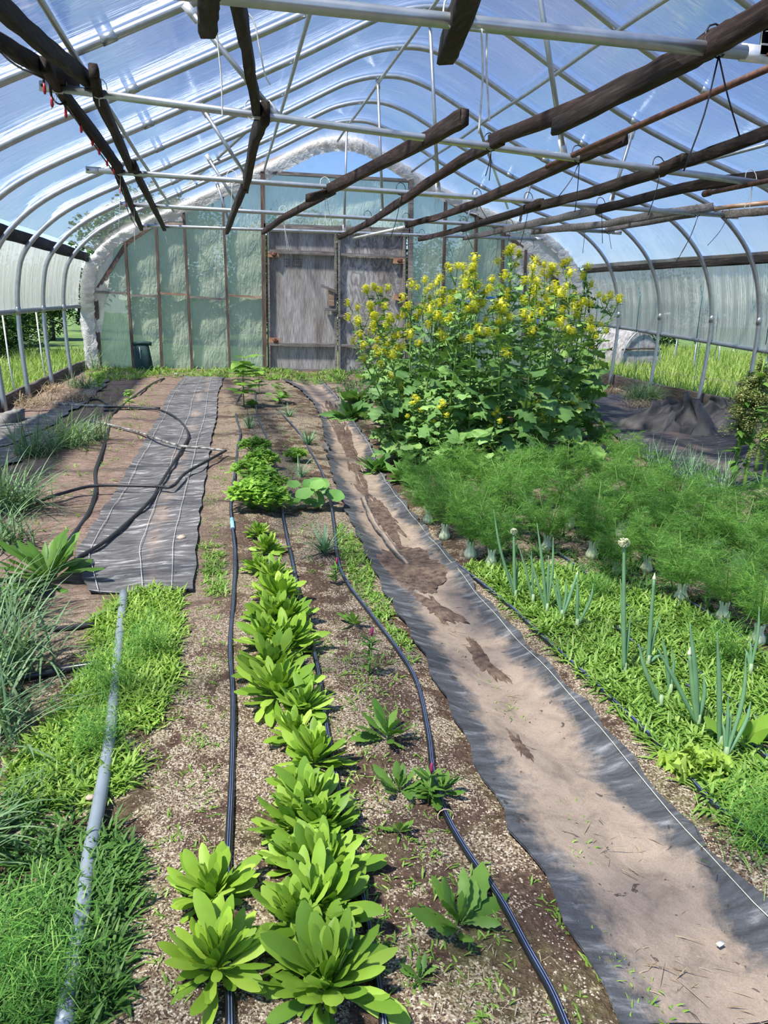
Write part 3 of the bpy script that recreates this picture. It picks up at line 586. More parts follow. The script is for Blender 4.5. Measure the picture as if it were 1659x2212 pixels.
# black cable ties and white twine round the ties
def ziptie(n,px,tails,mat='zip',lab=None):
    c=tieat(n,px)+np.array([0,0,.03]); mb=MB(); k=[]
    for a in np.linspace(0,2*math.pi,13): k.append(c+np.array([.045*math.cos(a)*1.1,.0+.035*math.sin(a)*.6,.065*math.sin(a)]))
    mb.tube(k,.004 if mat=='zip' else .0035,5,cap=False)
    for dx,dz in tails: mb.tube([c+np.array([0,-.03,-.06]),c+np.array([dx*.4,-.04,-.06-dz*.5]),c+np.array([dx,-.03,-.06-dz])],.0035 if mat=='zip' else .0028,5,sub=3)
    nm='cable_tie' if mat=='zip' else 'twine_loop'
    tag(mb.build(nm,mat),lab,'cable tie' if mat=='zip' else 'twine','cable ties' if mat=='zip' else 'white twine loops')
tn=['nearest','second','third','fourth','farthest']
for n,L_ in ((0,[(1545,[(-.09,.42),(.14,.28)])]),(1,[(1060,[(.0,.2),(-.03,.17)]),(1248,[(-.14,.24),(0,.34)]),(1423,[(-.06,.30)]),(1625,[])]),(2,[(865,[(-.1,.42)]),(1030,[(.12,.18),(.0,.1)]),(1142,[(-.07,.42)]),(1298,[(.05,.35)]),(1505,[(-.15,.4),(-.2,.5)]),(1568,[(-.2,.3)])]),(3,[(795,[(.05,.12)]),(878,[(-.1,.2)]),(1000,[(.15,.3)]),(1100,[(-.04,.35)]),(1262,[(.0,.28)]),(1315,[(.06,.2)])]),(4,[(740,[(.02,.15)]),(771,[(.04,.3),(-.04,.3)]),(911,[(0,.12)]),(965,[(.12,.3)]),(1075,[(-.02,.3)]),(1150,[(.03,.12)])])):
    for px,tl in L_:
        if tl: ziptie(n,px,tl,'zip','black cable tie with hanging tail on the %s tie, about %s'%(tn[n],'above the doors' if px<900 else 'above the mustard' if px<1200 else 'toward the right end' if px<1450 else 'near the right edge'))
for n,px,tl,lb in ((0,985,[(.10,.0)],'white twine knotted round the split board on the nearest tie'),(1,128,[(-.05,.10)],'white twine loop at the left end of the second tie'),(1,213,[(0,.05)],'white twine loop round the second dark board on the second tie'),(1,545,[(.05,.0)],'white twine loop under the middle board on the second tie'),(2,702,[(.0,.36),(.08,.36)],'white twine with two tails on the third tie left of the doors top'),(2,262,[(-.05,.5)],'white twine with a long tail on the third tie, far left'),(3,612,[(.06,.45),(.10,.5)],'white twine with long tails hanging before the left door'),(3,290,[(-.02,.5)],'white twine hanging from the fourth tie, far left'),(4,355,[(.04,.25)],'white twine end on the farthest tie at left'),(1,1620,[(-.05,.18),(0,.2)],'white twine round the board at the right end of the second tie'),(2,500,[(-.02,.3)],'white twine on the third tie under the middle board')):
    ziptie(n,px,tl,'string',lb)
# long hanging strings
for pts,y,lb in (([(462,0),(470,90),(478,170),(480,240),(481,252)],4.0,'white string hanging down left of the middle board'),([(500,5),(545,40),(560,100),(572,160),(584,184)],4.2,'thin white string hanging right of the middle board'),([(1040,62),(1043,160),(1038,240),(1034,288)],3.0,'white string hanging from the knot on the nearest tie'),([(1052,58),(1051,150),(1055,220),(1057,262)],3.05,'second thin string hanging from the knot on the nearest tie')):
    tube_thing('hanging_string',lb,'string',[P(a,b_,y) for a,b_ in pts],.004,'string','hanging strings',sub=4,n=5)
# red string lights on the left board
t=thing('string_lights','black cable with small red bulbs strung along the far left board','lights',(0,0,0))
mb=MB(); mb.tube([P(*q) for q in ((0,110,4.2),(20,130,4.4),(50,150,4.7),(85,165,5.3),(105,178,5.5),(110,205,5.6),(125,224,5.8),(145,228,6.0),(172,270,6.4),(192,296,6.8),(215,330,7.3),(238,362,7.9),(262,400,8.6),(278,460,11),(296,492,13))],.006,5,sub=4); mb.build('cable','zip',t)
for x,y,Y in ((96,190,5.45),(112,219,5.6),(142,243,5.9),(175,276,6.4),(199,305,6.9),(214,325,7.2),(231,350,7.7),(246,369,8.0),(259,411,9),(272,441,10.4),(283,470,12)):
    mb=MB(); c=P(x,y,Y); mb.tube([c+[0,0,.03],c,c-[0,0,.02],c-[0,0,.035]],[.005,.010,.011,.005],8); b_=mb.build('bulb','lamp_red',t); m2=MB(); m2.tube([c+[0,0,.075],c+[0,0,.03]],.007,6); m2.build('socket','zip',b_)
# ------------------------------------------------------------------ ground cloths
def strip(name,label,Lp,Rp,mat,nu=10,nv=90,lift=.010,edge=.0,rag=.01,seams=(),group=None):
    L=np.array([G(*p) for p in Lp]); R=np.array([G(*p) for p in Rp])
    def res(A):
        s=np.r_[0,np.cumsum(np.linalg.norm(np.diff(A,axis=0),axis=1))]; B=spline(A,6); s=np.r_[0,np.cumsum(np.linalg.norm(np.diff(B,axis=0),axis=1))]
        return np.stack([np.interp(np.linspace(0,s[-1],nv+1),s,B[:,k]) for k in range(3)],1),s[-1]
    A,la=res(L); B,_=res(R); V=[]; U=[]
    for j in range(nv+1):
        for i in range(nu+1):
            s=i/nu; p=A[j]+(B[j]-A[j])*s; e=rag*math.sin(j*1.7+i*40)*(i in(0,nu)); p=p+np.array([e+(rng.normal(0,rag*.35) if i in (0,nu) else 0),0,0])
            p[2]=float(hgt(p[0],p[1]))+lift+edge*(2*abs(s-.5))**6+.006*math.sin(p[0]*13+p[1]*5)*math.sin(p[1]*4); V.append(p); U.append((s,la*j/nv))
    # thickness
    n=len(V); V2=[v-np.array([0,0,.006]) for v in V]; w_=nu+1
    F=[(j*w_+i,j*w_+i+1,(j+1)*w_+i+1,(j+1)*w_+i) for j in range(nv) for i in range(nu)]; F2=[tuple(n+k for k in f[::-1]) for f in F]
    me=bpy.data.meshes.new(name); allF=F+F2; me.from_pydata([tuple(v) for v in V+V2],[],allF); uv=me.uv_layers.new(name='UVMap'); UU=U+U
    for pl in me.polygons:
        pl.use_smooth=True
        for li in pl.loop_indices: uv.data[li].uv=UU[me.loops[li].vertex_index]
    me.materials.append(MT[mat]); o=bpy.data.objects.new(name,me); COL.objects.link(o); tag(o,label,'ground cloth',group)
    for s,mt in seams:
        mb=MB(); pts=[]
        for j in range(0,nv+1):
            p=A[j]+(B[j]-A[j])*s; p[2]=float(hgt(p[0],p[1]))+lift+.012; pts.append(p)
        mb.tube(pts,.0016,4); mb.build('woven_line',mt,o)
    return A,B
PATH=strip('ground_cloth','long dusty ground cloth path running right of the middle bed',
 [(612,822),(655,850),(690,900),(700,950),(712,1010),(735,1080),(765,1150),(800,1225),(838,1300),(900,1400),(945,1490),(985,1570),(1030,1660),(1085,1760),(1130,1850),(1190,1935),(1235,2030),(1290,2140),(1335,2230)],
 [(692,820),(722,850),(760,905),(795,955),(815,1000),(850,1060),(905,1130),(985,1225),(1045,1300),(1110,1370),(1180,1440),(1260,1530),(1340,1620),(1410,1705),(1480,1790),(1560,1870),(1640,1955),(1730,2040),(1850,2140)],'cloth_path',12,150,.012,.012,.010,seams=((.955,'thread'),))
strip('ground_cloth','grey woven ground cloth with white lines on the left bed',
 [(398,815),(365,855),(345,900),(318,945),(285,1000),(250,1065),(208,1130),(168,1195),(175,1235),(190,1285)],
 [(472,820),(470,860),(468,900),(455,960),(447,1020),(437,1080),(430,1130),(425,1190),(420,1240),(416,1282)],'cloth_left',10,90,.014,.006,.006,seams=((.10,'string'),(.52,'string'),(.80,'string')))
strip('ground_cloth','folded dark end of the left ground cloth near the door wall',[(395,812),(400,830),(405,848)],[(482,818),(478,835),(470,850)],'cloth_left',6,8,.018,.004,.01)
strip('ground_cloth','black ground cloth along the right wall behind the fennel',
 [(1235,850),(1262,880),(1300,915),(1340,960),(1420,1010),(1500,1060)],[(1330,848),(1400,880),(1490,910),(1570,940),(1640,980),(1720,1040)],'cloth_black',10,40,.014,.02,.02)
strip('ground_cloth','faded grey cloth strip along the left wall',[(-60,900),(60,905),(120,885),(165,855),(205,825)],[(-60,985),(20,965),(120,918),(200,860),(240,820)],'cloth_left',6,40,.012,.01,.02)
strip('ground_cloth','pale torn cloth piece at the left edge under the grass',[(-40,985),(20,955),(80,930)],[(-40,1035),(40,1000),(140,950)],'cloth_left',6,20,.012,.01,.02)
strip('ground_cloth','faint tape strip inside the dusty path near the mustard',[(778,1085),(795,1130),(830,1180),(872,1230)],[(790,1082),(808,1128),(845,1178),(885,1228)],'cloth_path',3,20,.035,.0,.003)
# ------------------------------------------------------------------ hoses
def line(name,label,px,r,mat,cat='hose',group=None,lift=None,stripes=True,sq=.6,z=None):
    pts=[G(a,b_)+np.array([0,0,(r*.9 if lift is None else lift)]) for a,b_ in px]
    if z: pts=[p+np.array([0,0,q]) for p,q in zip(pts,z)]
    mb=MB(); mb.tube(pts,r,8,sub=5); o=mb.build(name,mat); tag(o,label,cat,group)
    if stripes:
        sp=spline(pts,5)
        for off in (-.35,.2):
            m2=MB(); d=np.gradient(sp,axis=0); sd=np.stack([d[:,1],-d[:,0],0*d[:,0]],1); sd/=np.linalg.norm(sd,axis=1)[:,None]+1e-9
            m2.tube(sp+sd*r*off+np.array([0,0,r*.90]),.0011,4); m2.build('stripe','stripe_blue',o)
    return o
DG='drip irrigation lines'
o=line('drip_line','black drip line left of the middle bed with a blue tape mark',[(528,842),(512,868),(510,900),(519,935),(513,970),(510,1010),(499,1085),(502,1140),(508,1200),(505,1290),(497,1400),(503,1500),(503,1600),(500,1700),(493,1850),(491,2000),(495,2100),(498,2240)],.0098,'hose',group=DG)
mb=MB(); a=G(501,1125); b_=G(503,1146); mb.tube([a+[0,0,.012],b_+[0,0,.012]],.0125,10); mb.build('tape_mark','tape_blue',o)
line('drip_line','black drip line running through the leafy rosettes of the middle bed',[(552,852),(556,900),(577,950),(600,1040),(613,1130),(632,1220),(655,1330),(682,1430),(702,1560),(718,1650),(738,1750),(768,1880),(792,1990),(812,2100),(832,2240)],.0098,'hose',group=DG)
o=line('drip_line','black drip line curving along the left side of the dusty path',[(598,885),(640,930),(672,980),(702,1040),(719,1120),(729,1210),(751,1265),(800,1330),(860,1410),(900,1480),(925,1590),(936,1680),(960,1760),(1010,1850),(1080,1950),(1140,2060),(1190,2150),(1228,2240)],.0098,'hose',group=DG)
mb=MB(); c=G(962,1770)+np.array([0,0,.01]); mb.tube([c+np.array([.022*math.cos(a),0.008*math.sin(a),.016*math.sin(a)]) for a in np.linspace(0,6.3,12)],.0018,5); mb.build('wire_clip','rust_pale',o)
line('drip_line','black drip line along the right edge of the dusty path',[(972,1212),(1040,1265),(1100,1313),(1160,1370),(1230,1432),(1330,1525),(1440,1632),(1520,1722),(1600,1792),(1700,1880)],.0098,'hose',group=DG)
line('drip_line','black drip line crossing the weedy onion bed at right',[(1180,1180),(1290,1262),(1344,1306),(1394,1347),(1476,1430),(1532,1478),(1566,1507),(1611,1543),(1700,1605)],.0098,'hose',group=DG)
line('drip_line','black drip line half hidden in weeds beside the lettuce',[(1330,1360),(1420,1440),(1516,1512),(1573,1560),(1629,1620),(1700,1680)],.0098,'hose',group=DG)
line('drip_line','black drip line at the right edge under the fennel',[(1480,1300),(1560,1350),(1616,1396),(1700,1455)],.0098,'hose',group=DG)
HG='loose hoses over the left bed'
line('hose','black hose snaking beside the grey cloth down the left bed',[(355,818),(325,833),(262,880),(240,900),(232,935),(223,970),(206,1020),(207,1058),(192,1110),(152,1168),(128,1205),(80,1280),(40,1345)],.0125,'hose',group=HG,stripes=False)
line('hose','black hose looping over the grey cloth and back to the leafy chicory',[(225,889),(290,886),(340,890),(378,908),(407,944),(390,985),(345,1060),(328,1088),(270,1145),(220,1190),(165,1218)],.0115,'hose_dusty',group=HG,stripes=False,z=[0,.0,.02,.03,.03,.03,.03,.02,.02,.03,.02])
line('hose','muddy white-stained hose bending to a sharp elbow right of the cloth',[(195,912),(230,920),(300,940),(380,975),(440,982),(488,986)],.0115,'hose_muddy',group=HG,stripes=False,z=[0,.01,.02,.05,.05,.04])
line('hose','black hose from the elbow across the grey cloth to the left grass',[(488,986),(442,1015),(400,1040),(372,1069),(330,1068),(210,1070),(140,1080),(80,1094)],.0115,'hose_dusty',group=HG,stripes=False,z=[.04,.05,.05,.05,.05,.06,.04,.02])
line('hose','straight dark pipe lying near the left posts',[(115,874),(160,878),(258,881)],.018,'hose_muddy',group=HG,stripes=False)
line('hose','short dark pipe piece lying behind the hose loop',[(225,885),(280,885),(346,887)],.012,'hose_dusty',group=HG,stripes=False,z=[.02,.02,.02])
line('hose','thin bent hose at the back left near the straw',[(165,873),(210,864),(235,878)],.012,'hose',group=HG,stripes=False)
line('hose','kinked grey-black hose loop under the chicory',[(108,1286),(90,1300),(83,1320),(84,1345),(98,1362),(140,1362),(205,1354)],.012,'hose_dusty',group=HG,stripes=False)
line('hose','black hose end emerging from the left grass tufts',[(20,1475),(80,1465),(150,1452),(212,1443)],.017,'hose',group=HG,stripes=False)
pp_=[G(*q) for q in ((268,1290),(258,1400),(243,1560),(226,1690),(197,1850),(180,1980),(162,2100),(140,2240))]
for k,q in enumerate(pp_): q[2]+=.022
mb=MB(); mb.tube(pp_,.0185,14,sub=6); tag(mb.build('steel_pipe','pipe_grey'),'straight grey steel pipe lying in the weeds at lower left','pipe')
line('white_string','thin pale string stretched across the middle bed',[(470,955),(520,942),(600,935),(700,925),(770,922)],.0010,'thread',cat='string',stripes=False,lift=.03)
# crumpled tarp
def tarp(name,label,c,sx,sy,sz,seed,rz=0):
    r=np.random.default_rng(seed); nx,ny=80,54; V=[]; ph=r.uniform(0,6.28,40); an=r.uniform(0,math.pi,14); fr=r.uniform(2.5,7.5,14)
    for j in range(ny+1):
        for i in range(nx+1):
            u=i/nx*2-1; v=j/ny*2-1; rr=min(1,(abs(u)**2.4+abs(v)**2.4)**.42); h=(1-rr**2.6)
            f=0
            for k in range(14):
                s_=math.sin((u*math.cos(an[k])+v*math.sin(an[k])*1.0)*fr[k]+ph[k]+1.1*math.sin(u*3+ph[k+20])+.8*math.cos(v*4+ph[k+9])); f+=(1-abs(s_))**1.3/ (1.0+fr[k]*.20)
            z=sz*h*(.05+.24*f)+.012*f*(1-h); V.append((u*sx*(1+.12*math.sin(v*5+ph[1]))+.03*math.sin(f*3),v*sy*(1+.12*math.sin(u*4+ph[2])),z))
    w_=nx+1; mb=MB(); mb.add(V,[(j*w_+i,j*w_+i+1,(j+1)*w_+i+1,(j+1)*w_+i) for j in range(ny) for i in range(nx)]); o=mb.build(name,'tarp')
    o.location=c; o.rotation_euler=(0,0,rz); tag(o,label,'tarp')
q=G(1470,928); tarp('crumpled_tarp','heap of crumpled black cloth beside the right wall',(q[0],q[1],q[2]-.02),.64,.48,.52,3,-.25)
q=G(1560,930); tarp('crumpled_tarp','dusty folded cloth bundle at the right end of the crumpled heap',(q[0],q[1],q[2]-.02),.36,.32,.52,11,.2)
q=G(706,975); 
mb=MB(); mb.blob(q+[0,0,.03],(.035,.10,.045),rough=.25,seed=4); tag(mb.build('cloth_tuft','tarp'),'small bunched cloth fold sticking up on the left edge of the path','cloth')
# stones and bits
for (x,y),s,lb in (((393,1170),.024,'pale brown stone on the grey cloth'),((404,1040),.016,'small stone on the grey cloth beside the bent hose'),((474,990),.026,'flat stone under the hose elbow'),((196,1735),.013,'pale broken chip beside the grey steel pipe')):
    q=G(x,y); mb=MB(); mb.blob((0,0,0),(s,s*.8,s*.6),rough=.08,seed=x,nu=12,nv=8); o=mb.build('stone','stone'); o.location=q+np.array([0,0,s*.5+.012]); tag(o,lb,'stone','stones')
for (x,y),lb in (((1553,2056),'small white plastic scrap on the dusty path'),((382,790+20),'white plastic scrap at the far end of the grey cloth')):
    q=G(x,y)+np.array([0,0,.022]); mb=MB(); mb.box(q,(.018,.010,.003),rz=.3) if y>1000 else mb.box(q,(.07,.05,.02)); tag(mb.build('plastic_scrap','label_white'),lb,'scrap','plastic scraps')
# granules scattered on the beds
def inpoly(x,y,poly):
    ins=np.zeros(len(x),bool); n=len(poly)
    for i in range(n):
        x1,y1=poly[i]; x2,y2=poly[(i+1)%n]; c=((y1>y)!=(y2>y)); ins^= c&(x<(x2-x1)*(y-y1)/(y2-y1+1e-12)+x1)
    return ins
def gpoly(px): return [tuple(G(*p)[:2]) for p in px]
def scatter(poly,n):
    a=np.array(poly); lo=a.min(0); hi=a.max(0); P_=[]; k=0
    while sum(len(q) for q in P_)<n and k<60:
        q=rng.uniform(lo,hi,(n,2)); q=q[inpoly(q[:,0],q[:,1],poly)]; P_.append(q); k+=1
    q=np.concatenate(P_)[:n]; return np.c_[q,hgt(q[:,0],q[:,1])]
BED_MID=gpoly([(440,1300),(620,1300),(800,1310),(900,1440),(960,1570),(1080,1790),(1180,1950),(1320,2230),(380,2230),(300,1900),(330,1700),(400,1500)])
BED_R=gpoly([(1480,1820),(1659,1980),(1720,1900),(1560,1760)])
mb=MB()
oc=np.array([(1,0,0),(0,1,0),(-1,0,0),(0,-1,0),(0,0,1),(0,0,-1)],float); of=np.array([(0,1,4),(1,2,4),(2,3,4),(3,0,4),(1,0,5),(2,1,5),(3,2,5),(0,3,5)])
for poly,n in ((BED_MID,30000),(BED_R,2000)):
    p=scatter(poly,n); keep=(np.sin(p[:,0]*5+p[:,1]*2.2)+np.sin(p[:,1]*7-p[:,0]*9)+rng.normal(0,.8,len(p)))>.35; p=p[keep]; n=len(p)
    s=rng.uniform(.0010,.0032,(n,1,1))*(1+rng.normal(0,.25,(n,6,1))); V=p[:,None,:]+oc[None]*s*np.array([1,1,.8]); 
    mb.add(V.reshape(-1,3),(of[None]+np.arange(n)[:,None,None]*6).reshape(-1,3),np.repeat(rng.random(n),6))
tag(mb.build('pale_granules','grain',sm=False),'pale crumbs and mineral granules scattered over the middle bed soil','granules',kind='stuff')
# ------------------------------------------------------------------ weeds and grass
LN=[.5,.9,1,.75,.05]
def weedmesh(mb,p,per,L,Wd,el=(.3,1.3),bend=(-1.2,-.3),lat=.012):
    n=len(p)*per; q=np.repeat(p,per,0)+np.c_[rng.normal(0,lat,(n,2)),np.zeros(n)]
    mb.rib(q,rng.uniform(0,6.28,n),rng.uniform(*el,n),rng.uniform(*bend,n),rng.uniform(*L,n),rng.uniform(*Wd,n),LN,fold=.25)
def stuff(name,label,cat,polys,mat,L,Wd,per=6,**k):
    mb=MB()
    for poly,n in polys: weedmesh(mb,scatter(gpoly(poly),n),per,L,Wd,**k)
    return tag(mb.build(name,mat),label,cat,kind='stuff')
POLY_L=[(262,1292),(320,1270),(392,1285),(388,1380),(385,1450),(350,1540),(330,1590),(270,1570),(230,1600),(290,1640),(300,1690),(230,1740),(120,1750),(30,1740),(20,1650),(100,1580),(150,1500),(200,1420),(200,1340)]
stuff('weed_carpet','bright green seedling grass carpet growing around the grey steel pipe','weeds',[(POLY_L,1500)],'weed',(.035,.075),(.005,.009))
stuff('weed_carpet','dark green weeds and grass in the bottom left corner','weeds',[([(-60,1980),(60,1930),(150,1900),(215,1790),(280,1830),(285,1950),(265,2080),(240,2240),(-60,2240)],750),([(0,1700),(180,1690),(180,1880),(0,1930)],90)],'weed_dark',(.035,.085),(.005,.009))
POLY_R=[(1005,1225),(1060,1215),(1180,1225),(1330,1270),(1470,1310),(1600,1380),(1700,1440),(1700,1850),(1640,1830),(1560,1770),(1480,1690),(1400,1600),(1290,1490),(1180,1390),(1080,1290)]
stuff('weed_carpet','bright green grassy weeds carpeting the onion bed at right','weeds',[(POLY_R,2300)],'weed',(.04,.085),(.006,.011),per=7)
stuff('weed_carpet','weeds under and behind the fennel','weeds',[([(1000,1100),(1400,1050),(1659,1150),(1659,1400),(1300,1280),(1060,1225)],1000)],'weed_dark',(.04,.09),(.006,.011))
stuff('weed_carpet','strip of small weeds between the curving drip line and the path','weeds',[([(722,1130),(745,1140),(790,1200),(815,1280),(850,1330),(830,1345),(780,1290),(745,1240)],260),([(800,1310),(850,1340),(905,1430),(880,1430)],40),([(440,1180),(480,1180),(490,1290),(440,1290)],120)],'weed',(.02,.05),(.004,.008))
stuff('weed_carpet','ragged grass strip along the foot of the door wall','weeds',[([(180,792),(420,797),(580,800),(720,802),(745,800),(745,832),(600,822),(470,818),(380,815),(250,825),(190,835)],900)],'weed',(.06,.16),(.010,.02),per=5)
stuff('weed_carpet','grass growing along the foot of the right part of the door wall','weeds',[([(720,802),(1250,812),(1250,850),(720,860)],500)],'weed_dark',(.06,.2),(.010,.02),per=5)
stuff('weed_seedlings','sparse small seedlings on the middle bed and around the path edges','seedlings',[([(640,1350),(860,1420),(930,1700),(1150,2000),(1280,2230),(850,2230),(760,1900),(700,1500)],230),([(300,1500),(480,1400),(480,2230),(280,2230)],90),([(420,1100),(480,1000),(490,1400),(420,1400)],90),([(600,900),(680,1000),(690,1300),(640,1200)],120),([(940,1380),(1000,1420),(1150,1560),(1080,1560)],50),([(1150,1900),(1300,2050),(1500,2230),(1350,2230)],60),([(1190,1740),(1250,1740),(1290,1900),(1220,1860)],40)],'weed',(.012,.032),(.003,.006),per=5)
stuff('weed_carpet','sparse weeds over the brown soil left of the grey cloth','weeds',[([(240,840),(350,830),(300,960),(150,1150),(60,1150),(150,900)],150)],'weed',(.03,.07),(.006,.010),per=4)
stuff('dry_thatch','dry straw scattered on the dusty path','straw',[([(1000,1380),(1110,1460),(1180,1560),(1060,1560)],60),([(1180,1660),(1330,1700),(1400,1860),(1260,1880)],60),([(1300,2000),(1500,2050),(1560,2200),(1350,2150)],50),([(830,1210),(920,1230),(1000,1420),(930,1380)],50)],'straw',(.03,.09),(.0015,.003),per=7,el=(0,.2),bend=(-.3,.1),lat=.03)
stuff('dry_thatch','dry straw and dead stalk bits over the bed soil','straw',[([(440,900),(490,900),(480,1290),(430,1290)],260),([(600,900),(690,960),(720,1250),(640,1200)],140),([(150,900),(330,850),(260,1050),(60,1180)],240),([(300,1500),(480,1400),(480,2230),(280,2230)],120),([(640,1350),(860,1420),(1000,1700),(1280,2230),(850,2230)],140)],'straw',(.012,.035),(.0015,.003),per=5,el=(0,.3),bend=(-.3,.1),lat=.03)
for (x,y),s,lb in (((60,875),1.0,'mound of dry straw at the foot of the nearest left post'),((110,845),.8,'mound of dry straw at the foot of the second left post'),((165,862),.8,'yellow straw heap by the loose pipes at left'),((1318,850),.9,'dry straw tuft at the foot of the right base plank'),((1380,880),.8,'dry straw at the edge of the black cloth at right')):
    q=G(x,y); n=420; p=np.tile(q,(n,1))+np.c_[rng.normal(0,.16*s,(n,2)),rng.uniform(0,.06,n)]
    mb=MB(); mb.rib(p,rng.uniform(0,6.28,n),rng.uniform(-.1,1.2,n),rng.uniform(-2,-.4,n),rng.uniform(.1,.3,n)*s,.006,LN); tag(mb.build('straw_mound','straw'),lb,'straw','straw mounds',kind='stuff')
def tuft(name,label,px,n,L,mat,Wd=(.006,.011),lat=.05,bend=(-1.6,-.3),group='tall grass tufts'):
    q=G(*px); p=np.tile(q,(n,1))+np.c_[rng.normal(0,lat,(n,2)),np.zeros(n)]; a=rng.uniform(0,6.28,n)
    mb=MB(); mb.rib(p,a,rng.uniform(.75,1.5,n),rng.uniform(*bend,n),rng.uniform(*L,n),rng.uniform(*Wd,n),[.7,1,1,.9,.75,.5,.05],fold=.3)
    return tag(mb.build(name,mat),label,'grass',group)
for px,n,L,lb in (((75,985),150,(.25,.5),'blue-green grass tuft left of the hoses, farther one'),((150,965),160,(.25,.5),'blue-green grass tuft beside the muddy hose'),((205,950),90,(.15,.35),'small grass tuft where the muddy hose starts'),((25,1100),220,(.25,.5),'blue-green grass tuft at the left edge beside the black hose end'),((-10,1180),150,(.2,.4),'grass tuft at the left edge behind the chicory'),((-5,1330),120,(.2,.38),'grass tuft at the left edge just below the chicory'),((-5,1450),200,(.2,.46),'long arching grass tuft at the left edge over the black hose'),((-60,1600),140,(.2,.42),'long grass leaning in from the left edge above the weeds'),((-80,1850),80,(.15,.30),'grass leaning in low at the left edge'),((175,838),110,(.15,.35),'dark grass tuft at the left gable post'),((205,800),50,(.3,.7),'tall thin grass at the left end of the door wall'),((1400,865),300,(.25,.5),'dark grass tuft leaning on the right base plank'),((1375,868),180,(.25,.5),'grass tuft left of the crumpled cloth'),((1310,790),90,(.15,.3),'grass tuft outside the right wall post')):
    tuft('grass_tuft',lb,px,n,L,'grass_blue',lat=.08 if n>100 else .05)
# lawn grass outside
def lawn(name,label,x0,x1,y0,y1,n,L=(.10,.28)):
    x=rng.uniform(x0,x1,n); y=rng.uniform(y0,y1,n); z=lawnz(x,y); p=np.c_[x,y,z]
    mb=MB(); mb.rib(p,rng.uniform(0,6.28,n),rng.uniform(.8,1.5,n),rng.uniform(-1.2,0,n),rng.uniform(*L,n),rng.uniform(.010,.022,n),[.8,1,.6,.05]); tag(mb.build(name,'lawn_grass'),label,'grass',kind='stuff')
lawn('lawn_grass','sunlit grass outside the left curtain',-8.5,-2.75,6.5,19,26000)
lawn('lawn_grass','sunlit tall grass outside the right curtain',7.35,16,8,26,42000,(.12,.42))
# bare soil washed over the dusty path
def patch(label,px,h=.008,mat='soil_wet',rag=.10):
    pg=np.array([G(*p) for p in px]); c=pg.mean(0); B=spline(np.vstack([pg,pg[:1]]),14)[:-1]; n=len(B); V=[c+[0,0,.020+h]]
    w_=np.convolve(np.r_[rng.normal(0,1,n+2)],[.3,.4,.3],'same')[1:n+1]*rag
    for rr,hh in ((.4,1),(.75,.8),(.93,.4),(1.0,0)):
        for k,q in enumerate(B):
            p=c+(q-c)*rr*(1+w_[k]*rr); p[2]=float(hgt(p[0],p[1]))+.013+h*hh+(rng.normal(0,.0015)); V.append(p)
    F=[(0,1+k,1+(k+1)%n) for k in range(n)]
    for L_ in range(3): F+=[(1+L_*n+k,1+(L_+1)*n+k,1+(L_+1)*n+(k+1)%n,1+L_*n+(k+1)%n) for k in range(n)]
    mb=MB(); mb.add(V,F); tag(mb.build('soil_patch',mat),label,'soil','soil washed over the path')
patch('wide dark soil patch covering the path at the fennel corner',[(812,1200),(850,1185),(900,1190),(975,1228),(955,1262),(930,1285),(880,1280),(845,1250)])
patch('dark soil strip in the middle of the path below the wide soil patch',[(895,1288),(925,1292),(960,1318),(1000,1340),(990,1350),(940,1335),(915,1315)],rag=.3)
patch('dark soil hollow in the middle of the path beside the dry grass',[(1012,1385),(1035,1400),(1060,1440),(1100,1475),(1075,1478),(1035,1450),(1018,1420)],rag=.3)
patch('small dark soil hollow between the wet stains of the path',[(1095,1590),(1118,1600),(1140,1625),(1152,1652),(1128,1650),(1105,1618)],rag=.3)
patch('long brown soil seam along the far part of the path',[(690,868),(725,880),(752,920),(768,980),(782,1010),(800,1060),(785,1070),(755,1020),(735,960),(705,905)],.006,rag=.2)
patch('brown soil in the trough of the path beside the nasturtium',[(765,1040),(800,1070),(840,1110),(868,1160),(850,1175),(815,1130),(785,1085)],.006,rag=.2)
# ------------------------------------------------------------------ leafy rosettes of the middle bed
SP=[.16,.19,.28,.46,.70,.90,1,.97,.76,.20]
def rosette(mat,n=46,L=(.09,.17),Wr=.24,el=(.25,1.45),prof=SP,rip=.05,fold=.22,core=.012,bend=(-.75,.05)):
    mb=MB(); k=np.arange(n); a=k*2.39996+rng.normal(0,.5,n); t=k/n
    e=np.interp(t,[0,1],el)+rng.normal(0,.22,n); Ls=rng.uniform(*L,n)*rng.uniform(.75,1.1,n)*np.interp(t,[0,.35,1],[.85,1.1,.6])
    p=np.c_[np.cos(a)*core*(1-t),np.sin(a)*core*(1-t),.004+.03*t]
    mb.rib(p,a,e,rng.uniform(*bend,n)*np.interp(t,[0,1],[1,.4]),Ls,Ls*Wr*rng.uniform(.85,1.2,n),prof,fold=fold,ripple=rip,tw=rng.normal(0,.35,n),side=rng.normal(0,.35,n)); return mb
def proto(name,mbs,mat):
    r=bpy.data.objects.new(name,None); COL.objects.link(r); r['category']='plant'
    for part,mb,m_ in mbs: mb.build(part,m_,r)
    return r
used=set()
def place(pr,px,label,group,s=1.,rz=None,tilt=(0,0),dz=0,cat='plant',sz=None,loc=None):
    q=G(*px) if loc is None else np.array(loc); rz=random.uniform(0,6.28) if rz is None else rz; sc=(s,s,s*(sz or 1))
    if pr.name not in used:
        used.add(pr.name); KIDS[pr.name]=[(k,kids(k)) for k in kids(pr)]; r=pr; r.location=(q[0],q[1],q[2]+dz); r.rotation_euler=(tilt[0],tilt[1],rz); r.scale=sc; r['label']=label
        if group: r['group']=group
    else: r=dup(pr,(q[0],q[1],q[2]+dz),rz,label,group,sc,tilt)
    r['category']=cat; return r
